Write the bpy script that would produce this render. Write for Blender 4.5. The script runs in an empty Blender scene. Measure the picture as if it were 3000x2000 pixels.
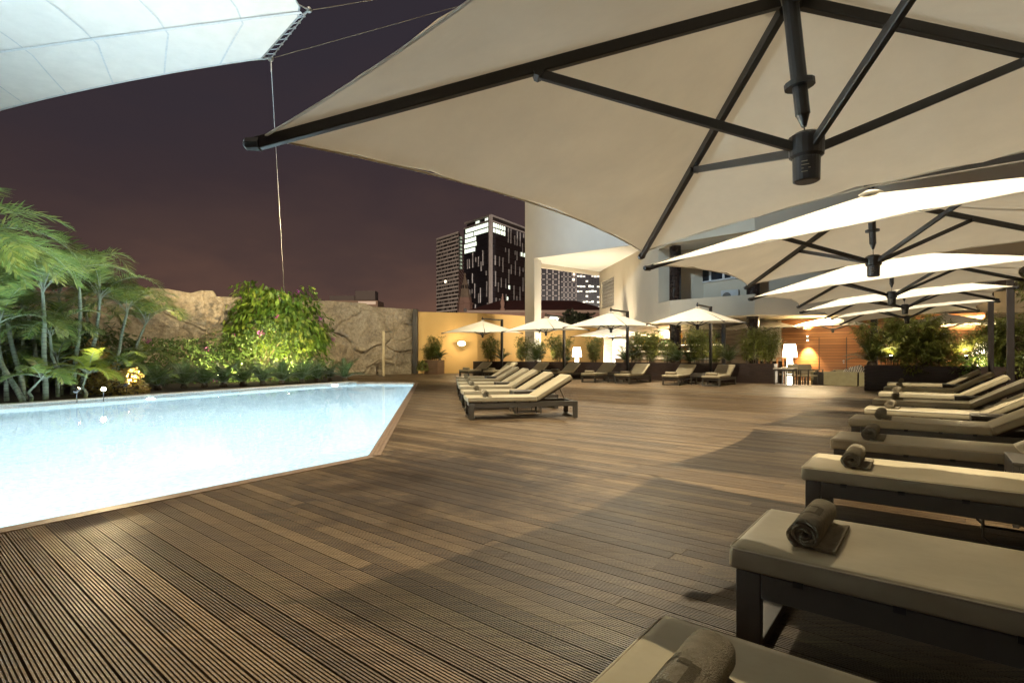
import bpy, bmesh, math, random
from math import sin, cos, pi, radians as R, sqrt, atan2
from mathutils import Vector as Vec, Matrix, noise as mn
random.seed(7)
S = bpy.context.scene; COL = S.collection
H = 1.15                                   # eye height
F, CX, CY = 1540.0, 1500.0, 1040.0         # lens in photo pixels, used to survey real positions
TH = R(39)
A = Vec((cos(TH), -sin(TH), 0)); RR = Vec((sin(TH), cos(TH), 0))   # terrace grid: across / along
def gp(u, v, z=0.0):                       # point of a horizontal level seen at a photo pixel
    Y = F*(H-z)/(v-CY); return Vec(((u-CX)/F*Y, Y, z))
def vp(u, v, Y):                           # point at a known distance
    return Vec(((u-CX)/F*Y, Y, H-(v-CY)/F*Y))
def ar(a, r, z=0): return A*a + RR*r + Vec((0, 0, z))
# ---------------------------------------------------------------- materials
def nodes(name):
    m = bpy.data.materials.new(name); m.use_nodes = True; nt = m.node_tree
    return m, nt, nt.nodes['Principled BSDF'], nt.nodes['Material Output']
def N(nt, t, **k):
    n = nt.nodes.new(t)
    for a, b in k.items():
        if a in n.inputs: n.inputs[a].default_value = b
        else: setattr(n, a, b)
    return n
def L(nt, a, b): nt.links.new(a, b)
def ramp(nt, fac, stops):
    r = N(nt, 'ShaderNodeValToRGB'); el = r.color_ramp.elements
    while len(el) < len(stops): el.new(0.5)
    for e, (p, c) in zip(el, stops): e.position = p; e.color = (*c, 1)
    if fac is not None: L(nt, fac, r.inputs[0])
    return r
def mat(name, c1, c2=None, rough=.6, scale=8, bump=0, bscale=60, metal=0, stretch=(1, 1, 1), spec=.5, detail=5):
    m, nt, b, o = nodes(name)
    b.inputs['Roughness'].default_value = rough; b.inputs['Metallic'].default_value = metal
    b.inputs['Specular IOR Level'].default_value = spec
    tc = N(nt, 'ShaderNodeTexCoord'); mp = N(nt, 'ShaderNodeMapping'); mp.inputs['Scale'].default_value = stretch
    L(nt, tc.outputs['Object'], mp.inputs[0])
    if c2 is None: c2 = tuple(x*.86 for x in c1)
    n = N(nt, 'ShaderNodeTexNoise', Scale=scale, Detail=detail, Roughness=.6); L(nt, mp.outputs[0], n.inputs['Vector'])
    r = ramp(nt, n.outputs['Fac'], [(.35, c2), (.65, c1)]); L(nt, r.outputs[0], b.inputs['Base Color'])
    if bump:
        n2 = N(nt, 'ShaderNodeTexNoise', Scale=bscale, Detail=6); L(nt, mp.outputs[0], n2.inputs['Vector'])
        bp = N(nt, 'ShaderNodeBump', Strength=bump, Distance=.02); L(nt, n2.outputs['Fac'], bp.inputs['Height'])
        L(nt, bp.outputs[0], b.inputs['Normal'])
    return m
def emis(name, c, s):
    m, nt, b, o = nodes(name); b.inputs['Base Color'].default_value = (.8, .8, .8, 1)
    b.inputs['Emission Color'].default_value = (*c, 1); b.inputs['Emission Strength'].default_value = s
    return m
def leafmat(name, c1, c2, trans=.3, rough=.45, scale=3, c3=None):
    m, nt, b, o = nodes(name); b.inputs['Roughness'].default_value = rough
    g = N(nt, 'ShaderNodeNewGeometry'); n = N(nt, 'ShaderNodeTexNoise', Scale=scale, Detail=3)
    tc = N(nt, 'ShaderNodeTexCoord'); L(nt, tc.outputs['Object'], n.inputs['Vector'])
    ad = N(nt, 'ShaderNodeMath', operation='MULTIPLY_ADD'); ad.inputs[1].default_value = .55; 
    L(nt, g.outputs['Random Per Island'], ad.inputs[0]); sc = N(nt, 'ShaderNodeMath', operation='MULTIPLY'); sc.inputs[1].default_value = .5
    L(nt, n.outputs['Fac'], sc.inputs[0]); L(nt, sc.outputs[0], ad.inputs[2])
    st = [(.2, c1), (.62, c2)] + ([(.86, c3)] if c3 else [])
    r = ramp(nt, ad.outputs[0], st); L(nt, r.outputs[0], b.inputs['Base Color'])
    t = N(nt, 'ShaderNodeBsdfTranslucent'); L(nt, r.outputs[0], t.inputs['Color'])
    mx = N(nt, 'ShaderNodeMixShader', Fac=trans); L(nt, b.outputs[0], mx.inputs[1]); L(nt, t.outputs[0], mx.inputs[2])
    L(nt, mx.outputs[0], o.inputs['Surface']); return m
def fabric(name, c, trans=.3):
    m, nt, b, o = nodes(name); b.inputs['Roughness'].default_value = .9; b.inputs['Specular IOR Level'].default_value = .15
    tc = N(nt, 'ShaderNodeTexCoord'); n = N(nt, 'ShaderNodeTexNoise', Scale=2.2, Detail=6, Roughness=.65); L(nt, tc.outputs['Object'], n.inputs['Vector'])
    r = ramp(nt, n.outputs['Fac'], [(.3, tuple(x*.88 for x in c)), (.7, c)])
    w = N(nt, 'ShaderNodeTexNoise', Scale=420, Detail=2); L(nt, tc.outputs['Object'], w.inputs['Vector'])
    n3 = N(nt, 'ShaderNodeTexNoise', Scale=3.5, Detail=4); n3.inputs['Distortion'].default_value = 1.2; L(nt, tc.outputs['Object'], n3.inputs['Vector'])
    b1 = N(nt, 'ShaderNodeBump', Strength=.25, Distance=.002); L(nt, w.outputs['Fac'], b1.inputs['Height'])
    b2 = N(nt, 'ShaderNodeBump', Strength=.14, Distance=.03); L(nt, n3.outputs['Fac'], b2.inputs['Height']); L(nt, b1.outputs[0], b2.inputs['Normal'])
    L(nt, b2.outputs[0], b.inputs['Normal']); L(nt, r.outputs[0], b.inputs['Base Color'])
    t = N(nt, 'ShaderNodeBsdfTranslucent'); L(nt, r.outputs[0], t.inputs['Color'])
    mx = N(nt, 'ShaderNodeMixShader', Fac=trans); L(nt, b.outputs[0], mx.inputs[1]); L(nt, t.outputs[0], mx.inputs[2])
    L(nt, mx.outputs[0], o.inputs['Surface']); return m
def slatmat(name, c1, c2, pitch=.11, rough=.5, axis='Z', dark=(.008, .006, .005)):
    """horizontal timber boards with open joints and grain"""
    m, nt, b, o = nodes(name); b.inputs['Roughness'].default_value = rough
    tc = N(nt, 'ShaderNodeTexCoord'); sp = N(nt, 'ShaderNodeSeparateXYZ'); L(nt, tc.outputs['Object'], sp.inputs[0])
    d = N(nt, 'ShaderNodeMath', operation='DIVIDE'); d.inputs[1].default_value = pitch; L(nt, sp.outputs[axis], d.inputs[0])
    fl = N(nt, 'ShaderNodeMath', operation='FLOOR'); fr = N(nt, 'ShaderNodeMath', operation='FRACT'); L(nt, d.outputs[0], fl.inputs[0]); L(nt, d.outputs[0], fr.inputs[0])
    wn = N(nt, 'ShaderNodeTexWhiteNoise', noise_dimensions='1D'); L(nt, fl.outputs[0], wn.inputs['W'])
    mp = N(nt, 'ShaderNodeMapping'); mp.inputs['Scale'].default_value = (1.2, 1.2, 30); L(nt, tc.outputs['Object'], mp.inputs[0])
    n = N(nt, 'ShaderNodeTexNoise', Scale=1.6, Detail=6, Roughness=.65); L(nt, mp.outputs[0], n.inputs['Vector'])
    av = N(nt, 'ShaderNodeMath', operation='MULTIPLY_ADD'); av.inputs[1].default_value = .45; L(nt, wn.outputs['Value'], av.inputs[0])
    hf = N(nt, 'ShaderNodeMath', operation='MULTIPLY'); hf.inputs[1].default_value = .6; L(nt, n.outputs['Fac'], hf.inputs[0]); L(nt, hf.outputs[0], av.inputs[2])
    r = ramp(nt, av.outputs[0], [(.25, c2), (.75, c1)])
    gt = N(nt, 'ShaderNodeMath', operation='LESS_THAN'); gt.inputs[1].default_value = .09; L(nt, fr.outputs[0], gt.inputs[0])
    mx = N(nt, 'ShaderNodeMixRGB'); L(nt, gt.outputs[0], mx.inputs[0]); L(nt, r.outputs[0], mx.inputs[1]); mx.inputs[2].default_value = (*dark, 1)
    L(nt, mx.outputs[0], b.inputs['Base Color'])
    iv = N(nt, 'ShaderNodeMath', operation='SUBTRACT'); iv.inputs[0].default_value = 1; L(nt, gt.outputs[0], iv.inputs[1])
    bp = N(nt, 'ShaderNodeBump', Strength=.6, Distance=.01); L(nt, iv.outputs[0], bp.inputs['Height']); L(nt, bp.outputs[0], b.inputs['Normal'])
    return m
def mosaic(name, cols, size, grout, rough=.35, jitter=.3):
    m, nt, b, o = nodes(name); b.inputs['Roughness'].default_value = rough
    tc = N(nt, 'ShaderNodeTexCoord'); sc = N(nt, 'ShaderNodeVectorMath', operation='SCALE'); sc.inputs['Scale'].default_value = 1/size
    L(nt, tc.outputs['UV'], sc.inputs[0])
    fl = N(nt, 'ShaderNodeVectorMath', operation='FLOOR'); fr = N(nt, 'ShaderNodeVectorMath', operation='FRACTION')
    L(nt, sc.outputs[0], fl.inputs[0]); L(nt, sc.outputs[0], fr.inputs[0])
    wn = N(nt, 'ShaderNodeTexWhiteNoise', noise_dimensions='2D'); L(nt, fl.outputs[0], wn.inputs['Vector'])
    r = ramp(nt, wn.outputs['Value'], [(i/max(1, len(cols)-1), c) for i, c in enumerate(cols)])
    sp = N(nt, 'ShaderNodeSeparateXYZ'); L(nt, fr.outputs[0], sp.inputs[0])
    mi = N(nt, 'ShaderNodeMath', operation='MINIMUM'); L(nt, sp.outputs[0], mi.inputs[0]); L(nt, sp.outputs[1], mi.inputs[1])
    lt = N(nt, 'ShaderNodeMath', operation='LESS_THAN'); lt.inputs[1].default_value = .12; L(nt, mi.outputs[0], lt.inputs[0])
    mx = N(nt, 'ShaderNodeMixRGB'); L(nt, lt.outputs[0], mx.inputs[0]); L(nt, r.outputs[0], mx.inputs[1]); mx.inputs[2].default_value = (*grout, 1)
    L(nt, mx.outputs[0], b.inputs['Base Color']); return m
# ---------------------------------------------------------------- mesh builder
class MB:
    def __init__(s): s.v = []; s.f = []; s.M = None; s.uv = None
    def add(s, vs, fs):
        o = len(s.v); s.v += [tuple(x) for x in vs]; s.f += [tuple(i+o for i in f) for f in fs]; return s
    def box(s, c, d, M=None):
        x, y, z = (k/2 for k in d)
        vs = [Vec((c[0]+i*x, c[1]+j*y, c[2]+k*z)) for k in (-1, 1) for j in (-1, 1) for i in (-1, 1)]
        if M is not None: vs = [M @ v for v in vs]
        return s.add(vs, [(0, 2, 3, 1), (4, 5, 7, 6), (0, 1, 5, 4), (2, 6, 7, 3), (0, 4, 6, 2), (1, 3, 7, 5)])
    def bar(s, p, q, w, h, up=(0, 0, 1)):
        p, q = Vec(p), Vec(q); d = (q-p).normalized(); u = Vec(up); x = d.cross(u)
        if x.length < 1e-4: x = d.cross(Vec((1, 0, 0)))
        x.normalize(); u = x.cross(d)
        vs = [e + x*(i*w/2) + u*(j*h/2) for e in (p, q) for j in (-1, 1) for i in (-1, 1)]
        return s.add(vs, [(0, 2, 3, 1), (4, 5, 7, 6), (0, 1, 5, 4), (2, 6, 7, 3), (0, 4, 6, 2), (1, 3, 7, 5)])
    def tube(s, pts, rad, n=8, cap=True):
        pts = [Vec(p) for p in pts]; rs = rad if isinstance(rad, (list, tuple)) else [rad]*len(pts); o = len(s.v); rings = []
        for i, p in enumerate(pts):
            d = (pts[min(i+1, len(pts)-1)] - pts[max(i-1, 0)]).normalized()
            x = d.cross(Vec((0, 0, 1)) if abs(d.z) < .95 else Vec((1, 0, 0))).normalized(); y = x.cross(d)
            rings.append([p + x*(rs[i]*cos(2*pi*k/n)) + y*(rs[i]*sin(2*pi*k/n)) for k in range(n)])
        fs = [(i*n+k, i*n+(k+1) % n, (i+1)*n+(k+1) % n, (i+1)*n+k) for i in range(len(pts)-1) for k in range(n)]
        if cap: fs += [tuple(range(n-1, -1, -1)), tuple((len(pts)-1)*n+k for k in range(n))]
        return s.add([v for r in rings for v in r], fs)
    def lathe(s, prof, c=(0, 0, 0), n=20):
        vs = [(c[0]+r*cos(2*pi*k/n), c[1]+r*sin(2*pi*k/n), c[2]+z) for r, z in prof for k in range(n)]
        fs = [(i*n+k, i*n+(k+1) % n, (i+1)*n+(k+1) % n, (i+1)*n+k) for i in range(len(prof)-1) for k in range(n)]
        fs += [tuple(range(n-1, -1, -1)), tuple((len(prof)-1)*n+k for k in range(n))]
        return s.add(vs, fs)
    def prism(s, poly, z0, z1):
        n = len(poly); vs = [(p[0], p[1], z0) for p in poly] + [(p[0], p[1], z1) for p in poly]
        return s.add(vs, [tuple(range(n-1, -1, -1)), tuple(range(n, 2*n))] + [(i, (i+1) % n, n+(i+1) % n, n+i) for i in range(n)])
    def wallseg(s, p, q, z0, z1, t, side=1):
        """vertical slab from p to q, thickness t towards the side"""
        p, q = Vec((p[0], p[1])), Vec((q[0], q[1])); d = (q-p).normalized(); n = Vec((-d.y, d.x))*side*t
        return s.prism([p, q, q+n, p+n] if side > 0 else [p, p+n, q+n, q], z0, z1)
    def build(s, name, m, parent=None, smooth=False, bevel=0, M=None, sub=0):
        me = bpy.data.meshes.new(name); me.from_pydata(s.v, [], s.f); 
        if M is not None: me.transform(M)
        me.update(); o = bpy.data.objects.new(name, me); COL.objects.link(o)
        bm = bmesh.new(); bm.from_mesh(me); bmesh.ops.recalc_face_normals(bm, faces=bm.faces); bm.to_mesh(me); bm.free()
        if m: me.materials.append(m)
        if smooth:
            for p in me.polygons: p.use_smooth = True
        if bevel:
            b = o.modifiers.new('b', 'BEVEL'); b.width = bevel; b.segments = 2; b.limit_method = 'ANGLE'
        if sub:
            b = o.modifiers.new('s', 'SUBSURF'); b.levels = b.render_levels = sub
        if parent: o.parent = parent
        return o
    def raw(s, name, m, parent=None):      # open sheets and leaves: keep the winding
        me = bpy.data.meshes.new(name); me.from_pydata(s.v, [], s.f); me.update()
        o = bpy.data.objects.new(name, me); COL.objects.link(o); me.materials.append(m)
        if parent: o.parent = parent
        return o
def uvbox(o, s=1.0):                        # world-size UVs by dominant axis, for mosaics
    me = o.data; uv = me.uv_layers.new()
    for p in me.polygons:
        n = p.normal; t = Vec((-n.y, n.x, 0)); t = t.normalized() if t.length > .3 else Vec((1, 0, 0)); b = n.cross(t)
        for li in p.loop_indices:
            c = me.vertices[me.loops[li].vertex_index].co; uv.data[li].uv = (c.dot(t)/s, c.dot(b)/s)
def tag(o, label, cat, group=None, kind=None):
    o['label'] = label; o['category'] = cat
    if group: o['group'] = group
    if kind: o['kind'] = kind
    return o
def thing(name, label, cat, loc=(0, 0, 0), rz=0, group=None):
    o = bpy.data.objects.new(name, None); COL.objects.link(o); o.empty_display_size = .1
    o.location = loc; o.rotation_euler = (0, 0, rz); return tag(o, label, cat, group)
def struct(o): o['kind'] = 'structure'; return o
KIDS = {}
def dup(o, loc=None, rz=None, label=None, parent=None):
    c = o.copy(); COL.objects.link(c)
    if parent: c.parent = parent
    if loc is not None: c.location = loc
    if rz is not None: c.rotation_euler = (0, 0, rz)
    if label: c['label'] = label
    for k in list(o.children): dup(k, parent=c)
    return c
NTH = ['nearest', 'second nearest', 'third nearest', 'fourth nearest', 'fifth nearest', 'sixth nearest', 'seventh nearest', 'eighth nearest', 'ninth nearest', 'farthest']
ORD = ['first', 'second', 'third', 'fourth', 'fifth', 'sixth', 'seventh', 'eighth', 'ninth', 'tenth']
# ---------------------------------------------------------------- palette
M_frame = mat('bronze_powder_coat', (.075, .066, .05), (.06, .052, .04), rough=.42, scale=3, bump=.05, bscale=300)
M_cush = mat('cream_vinyl', (.41, .35, .22), (.335, .285, .175), rough=.42, scale=2.5, bump=.12, bscale=9, spec=.4)
M_pipe = mat('cream_piping', (.45, .385, .26), rough=.5)
M_towel = mat('taupe_towel', (.30, .255, .175), (.225, .19, .125), rough=.95, scale=40, bump=.9, bscale=260, spec=.1)
M_towel2 = mat('taupe_towel_band', (.15, .125, .08), (.12, .10, .062), rough=.95, scale=50, bump=.9, bscale=300, spec=.1)
M_black = mat('black_metal', (.016, .015, .014), (.012, .011, .011), rough=.4, scale=4)
M_mast = mat('dark_timber_mast', (.022, .016, .012), (.014, .010, .008), rough=.5, scale=6, stretch=(6, 6, .6))
M_canopy = fabric('canopy_canvas', (.82, .765, .65), .13)
M_sail = fabric('sail_cloth', (.72, .69, .65), .05)
M_sailseam = mat('sail_seam_tape', (.55, .56, .57), (.44, .45, .46), rough=.8, scale=12)
M_steel = mat('galvanised_steel', (.5, .5, .5), (.35, .36, .38), rough=.35, metal=.9, scale=12)
M_rope = mat('rope', (.12, .09, .055), rough=.9)
M_plant_box = slatmat('planter_boards', (.045, .025, .018), (.022, .013, .01), .115, .45)
M_fence = slatmat('fence_boards', (.16, .12, .075), (.09, .068, .045), .17, .5)
M_cladding = slatmat('cedar_cladding', (.42, .19, .065), (.25, .10, .035), .135, .45)
M_yellow = mat('ochre_render', (.66, .43, .17), (.60, .385, .145), rough=.85, scale=.6, bump=.08, bscale=30)
M_white = mat('white_render', (.62, .60, .55), (.56, .54, .50), rough=.85, scale=.5, bump=.08, bscale=25)
M_cream = mat('cream_render', (.66, .60, .48), (.60, .54, .43), rough=.85, scale=.5, bump=.06, bscale=25)
M_soil = mat('soil', (.035, .026, .018), (.015, .011, .008), rough=.95, scale=6, bump=.8, bscale=20)
M_trunk = mat('palm_trunk', (.26, .30, .22), (.15, .17, .12), rough=.7, scale=3, bump=.2, bscale=20)
M_ring = mat('palm_ring', (.10, .10, .075), rough=.8)
M_bark = mat('bark', (.12, .09, .06), (.06, .045, .03), rough=.9, scale=10, bump=.5)
M_palm = leafmat('palm_leaf', (.07, .12, .03), (.15, .21, .05), .3, c3=(.28, .28, .07))
M_palmy = leafmat('yellow_palm_leaf', (.16, .22, .03), (.30, .34, .05), .35)
M_bamboo = leafmat('bamboo_leaf', (.06, .08, .012), (.16, .18, .03), .25, scale=1.5, c3=(.24, .23, .07))
M_cycad = leafmat('cycad_leaf', (.03, .055, .014), (.075, .10, .028), .12, rough=.35)
M_boug = leafmat('bougainvillea_leaf', (.05, .11, .012), (.15, .24, .03), .3, scale=.8, c3=(.28, .33, .06))
M_ivy = leafmat('creeper_leaf', (.03, .07, .018), (.075, .13, .03), .2, scale=1.2)
M_croton = leafmat('croton_leaf', (.22, .12, .04), (.32, .24, .06), .3)
M_broad = leafmat('broad_leaf', (.07, .14, .03), (.14, .21, .05), .25)
M_flower = leafmat('magenta_bracts', (.35, .03, .28), (.5, .08, .42), .3)
M_darkleaf = leafmat('night_leaf', (.015, .022, .012), (.03, .04, .02), .1)
M_glow = emis('lamp_shade_glow', (1, .86, .62), 9)
M_bulb = emis('lamp_glow', (1, .82, .5), 60)
M_white_emit = emis('office_light', (.86, 1, .78), 1.1)
M_warm_emit = emis('window_light', (1, .72, .4), 1.4)
M_panelglow = emis('lit_panel', (1, .86, .60), .55)
# ---------------------------------------------------------------- world
w = bpy.data.worlds.new('World'); S.world = w; w.use_nodes = True; nt = w.node_tree; bg = nt.nodes['Background']; wo = nt.nodes['World Output']
sky = N(nt, 'ShaderNodeTexSky', sky_type='NISHITA'); sky.sun_disc = False; sky.sun_elevation = R(-6); sky.sun_rotation = R(20)
L(nt, sky.outputs[0], bg.inputs[0]); bg.inputs[1].default_value = .03
tc = N(nt, 'ShaderNodeTexCoord'); sp = N(nt, 'ShaderNodeSeparateXYZ'); L(nt, tc.outputs['Generated'], sp.inputs[0])
nz = N(nt, 'ShaderNodeTexNoise', Scale=2.6, Detail=5, Roughness=.55); mpw = N(nt, 'ShaderNodeMapping'); mpw.inputs['Scale'].default_value = (1, 1, 2.6)
L(nt, tc.outputs['Generated'], mpw.inputs[0]); L(nt, mpw.outputs[0], nz.inputs['Vector'])
nm = N(nt, 'ShaderNodeMath', operation='MULTIPLY_ADD'); nm.inputs[1].default_value = .30; nm.inputs[2].default_value = -.15; L(nt, nz.outputs['Fac'], nm.inputs[0])
xm = N(nt, 'ShaderNodeMath', operation='MULTIPLY_ADD'); xm.inputs[1].default_value = -.10; L(nt, sp.outputs[0], xm.inputs[0]); L(nt, nm.outputs[0], xm.inputs[2])
sm = N(nt, 'ShaderNodeMath', operation='ADD'); L(nt, sp.outputs[2], sm.inputs[0]); L(nt, xm.outputs[0], sm.inputs[1])
rp = ramp(nt, sm.outputs[0], [(0, (.21, .10, .062)), (.09, (.14, .072, .050)), (.2, (.072, .043, .038)), (.34, (.045, .030, .033)), (.5, (.032, .026, .034)), (1, (.03, .022, .027))])
b2 = N(nt, 'ShaderNodeBackground'); L(nt, rp.outputs[0], b2.inputs[0]); b2.inputs[1].default_value = .82
ash = N(nt, 'ShaderNodeAddShader'); L(nt, bg.outputs[0], ash.inputs[0]); L(nt, b2.outputs[0], ash.inputs[1]); L(nt, ash.outputs[0], wo.inputs[0])
# ---------------------------------------------------------------- camera
cam = bpy.data.cameras.new('camera'); co = bpy.data.objects.new('camera', cam); COL.objects.link(co); S.camera = co
co.location = (0, 0, H); co.rotation_euler = (R(90), 0, 0); cam.sensor_width = 36; cam.lens = F/3000*36; cam.shift_y = (CY-1000)/3000
cam.clip_start = .02; cam.clip_end = 3000
S.view_settings.view_transform = 'Standard'; S.view_settings.look = 'None'; S.view_settings.exposure = .3; S.view_settings.gamma = 1
cy = S.cycles; cy.max_bounces = 8; cy.diffuse_bounces = 3; cy.glossy_bounces = 3; cy.transparent_max_bounces = 12; cy.sample_clamp_indirect = 5; cy.use_denoising = True
cy.caustics_reflective = False; cy.caustics_refractive = True; cy.transmission_bounces = 5
# ================================================================ SETTING
# ground far below the terrace
g = MB(); g.add([(-1500, -300, -2.2), (1500, -300, -2.2), (1500, 2600, -2.2), (-1500, 2600, -2.2)], [(0, 1, 2, 3)])
struct(g.raw('ground', mat('city_ground', (.05, .048, .045), rough=.9)))
# pool outline (level of the deck)
ZW = -.07
near_a, near_b = gp(0, 1550), gp(1084, 1335); far_c, far_d = gp(1218, 1120), gp(1046, 1119)
nd = (near_b-near_a).normalized(); pool_s = near_a - nd*9
cu = [gp(0, 1184.7, .03), gp(700, 1138, .03), gp(1048, 1116, .03)]
cu_back = cu[0] - (cu[1]-cu[0]).normalized()*12
POOL = [pool_s, near_b, far_c, far_d, cu[2], cu[1], cu[0], cu_back]
POOL = [Vec((p.x, p.y)) for p in POOL]
M_pool = mosaic('pool_mosaic', [(.60, .75, .80), (.68, .80, .84), (.52, .69, .77), (.74, .83, .86)], .06, (.72, .78, .80))
pb = MB(); n = len(POOL); DEP = -1.5
pb.add([(p.x, p.y, DEP) for p in POOL], [tuple(range(n))])
for i in range(n):
    p, q = POOL[i], POOL[(i+1) % n]; pb.add([(p.x, p.y, DEP), (q.x, q.y, DEP), (q.x, q.y, -.012), (p.x, p.y, -.012)], [(0, 1, 2, 3)])
po = pb.raw('pool_basin', M_pool); struct(po)
bm = bmesh.new(); bm.from_mesh(po.data); bmesh.ops.triangulate(bm, faces=[f for f in bm.faces if len(f.verts) > 4]); bm.to_mesh(po.data); bm.free(); uvbox(po)
m, nt, b, o = nodes('pool_water'); nt.nodes.remove(b)
gl = N(nt, 'ShaderNodeBsdfGlass', IOR=1.33, Roughness=0); gl.inputs['Color'].default_value = (.845, .955, 1, 1)
tcn = N(nt, 'ShaderNodeTexCoord'); n1 = N(nt, 'ShaderNodeTexNoise', Scale=1.6, Detail=3); n1.inputs['Distortion'].default_value = .6
L(nt, tcn.outputs['Object'], n1.inputs['Vector']); bpn = N(nt, 'ShaderNodeBump', Strength=.055, Distance=.05); L(nt, n1.outputs['Fac'], bpn.inputs['Height'])
L(nt, bpn.outputs[0], gl.inputs['Normal']); L(nt, gl.outputs[0], o.inputs['Surface'])
M_water = m
wb = MB(); wb.add([(p.x, p.y, ZW) for p in POOL], [tuple(range(n))]); wo_ = wb.raw('water', M_water); struct(wo_)
bm = bmesh.new(); bm.from_mesh(wo_.data); bmesh.ops.triangulate(bm, faces=bm.faces); bmesh.ops.recalc_face_normals(bm, faces=bm.faces)
if bm.faces[0].normal.z < 0: bmesh.ops.reverse_faces(bm, faces=bm.faces)
bm.to_mesh(wo_.data); bm.free()
# mosaic coping along the planting bed
M_coping = mosaic('coping_mosaic', [(.42, .36, .29), (.5, .44, .36), (.34, .29, .24), (.55, .5, .43)], .03, (.3, .26, .22), .5)
cb = MB(); pts = [cu_back, cu[0], cu[1], cu[2]]
for i in range(3):
    p, q = pts[i], pts[i+1]; d = (q-p).normalized(); nn = Vec((-d.y, d.x, 0))*.38
    e = d*.002*i
    cb.prism([p+e, q, q+nn, p+nn+e], -.3, .03)
cpo = cb.build('pool_coping', M_coping); struct(cpo); uvbox(cpo)
fc = bpy.data.curves.new('depth_marking', 'FONT'); fc.body = '1.70 M'; fc.size = .11; fo = bpy.data.objects.new('depth_marking', fc); COL.objects.link(fo)
d3 = (cu[2]-cu[1]).normalized(); fo.location = cu[2] - d3*.62 + Vec((d3.y, -d3.x, 0))*.004 + Vec((0, 0, -.088)); fo.rotation_euler = (R(90), 0, atan2(d3.y, d3.x)); fc.materials.append(M_black); fo.parent = cpo
# deck of grooved boards
M_deck, nt, b, o = nodes('weathered_decking')
at = N(nt, 'ShaderNodeAttribute', attribute_name='tone'); tcn = N(nt, 'ShaderNodeTexCoord'); mp = N(nt, 'ShaderNodeMapping'); mp.inputs['Rotation'].default_value = (0, 0, TH); mp.inputs['Scale'].default_value = (1.1, 30, 1)
L(nt, tcn.outputs['Object'], mp.inputs[0])
gr = N(nt, 'ShaderNodeTexNoise', Scale=3, Detail=7, Roughness=.7); L(nt, mp.outputs[0], gr.inputs['Vector'])
s1 = N(nt, 'ShaderNodeMath', operation='MULTIPLY_ADD'); s1.inputs[1].default_value = .20; L(nt, at.outputs['Fac'], s1.inputs[0])
s2 = N(nt, 'ShaderNodeMath', operation='MULTIPLY'); s2.inputs[1].default_value = .72; L(nt, gr.outputs['Fac'], s2.inputs[0]); L(nt, s2.outputs[0], s1.inputs[2])
rc = ramp(nt, s1.outputs[0], [(.30, (.040, .024, .012)), (.44, (.115, .074, .036)), (.56, (.20, .137, .070)), (.72, (.33, .245, .14))])
bl = N(nt, 'ShaderNodeTexNoise', Scale=.9, Detail=6, Roughness=.62); L(nt, tcn.outputs['Object'], bl.inputs['Vector'])
st = ramp(nt, bl.outputs['Fac'], [(.36, (.74, .72, .70)), (.52, (1, 1, 1))])
mu = N(nt, 'ShaderNodeMixRGB', blend_type='MULTIPLY', Fac=1); L(nt, rc.outputs[0], mu.inputs[1]); L(nt, st.outputs[0], mu.inputs[2])
# damp dark stain along the pool corner
stn = N(nt, 'ShaderNodeVectorMath', operation='DISTANCE'); stn.inputs[1].default_value = (-.55, 4.9, 0); L(nt, tcn.outputs['Object'], stn.inputs[0])
bl2 = N(nt, 'ShaderNodeTexNoise', Scale=2.6, Detail=7, Roughness=.7); L(nt, tcn.outputs['Object'], bl2.inputs['Vector'])
sa = N(nt, 'ShaderNodeMath', operation='MULTIPLY_ADD'); sa.inputs[1].default_value = 3.4; L(nt, bl2.outputs['Fac'], sa.inputs[0]); L(nt, stn.outputs['Value'], sa.inputs[2])
sr = ramp(nt, None, [(.40, (.34, .30, .28)), (.56, (1, 1, 1))]); sdv = N(nt, 'ShaderNodeMath', operation='DIVIDE'); sdv.inputs[1].default_value = 6; L(nt, sa.outputs[0], sdv.inputs[0]); L(nt, sdv.outputs[0], sr.inputs[0])
mu2 = N(nt, 'ShaderNodeMixRGB', blend_type='MULTIPLY', Fac=1); L(nt, mu.outputs[0], mu2.inputs[1]); L(nt, sr.outputs[0], mu2.inputs[2]); L(nt, mu2.outputs[0], b.inputs['Base Color'])
rr_ = ramp(nt, bl.outputs['Fac'], [(.35, (.42, .42, .42)), (.65, (.58, .58, .58))]); L(nt, rr_.outputs[0], b.inputs['Roughness'])
bpn = N(nt, 'ShaderNodeBump', Strength=.35, Distance=.004); L(nt, gr.outputs['Fac'], bpn.inputs['Height']); L(nt, bpn.outputs[0], b.inputs['Normal'])
rock_r = Vec((-5.96, 32.8, 0))
DECK = [pool_s, near_b, far_c, far_d, cu[2], Vec((-9.4, 29.2, 0)), rock_r, Vec((-2.6, 33.3, 0)), gp(1386, 1099.5)+RR*1.1, gp(2287, 1124.5)+RR*.3, gp(2285, 1125), gp(2531, 1131)+A*5.5,
        ar(2.6, 14), ar(2.6, -4), Vec((-2, -5.5, 0)), pool_s+Vec((.5, -3, 0))]
DECK = [(p.x*A.x+p.y*A.y, p.x*RR.x+p.y*RR.y) for p in DECK]
def spans(poly, t):
    xs = []
    for i in range(len(poly)):
        (a0, r0), (a1, r1) = poly[i], poly[(i+1) % len(poly)]
        if (r0 <= t) != (r1 <= t): xs.append(a0 + (t-r0)/(r1-r0)*(a1-a0))
    xs.sort(); return [(xs[i], xs[i+1]) for i in range(0, len(xs)-1, 2)]
V_, F_, TONE, GRIME_SHADE = [], [], [], []
rng = random.Random(3); PITCH = .1
t = min(p[1] for p in DECK)
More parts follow.
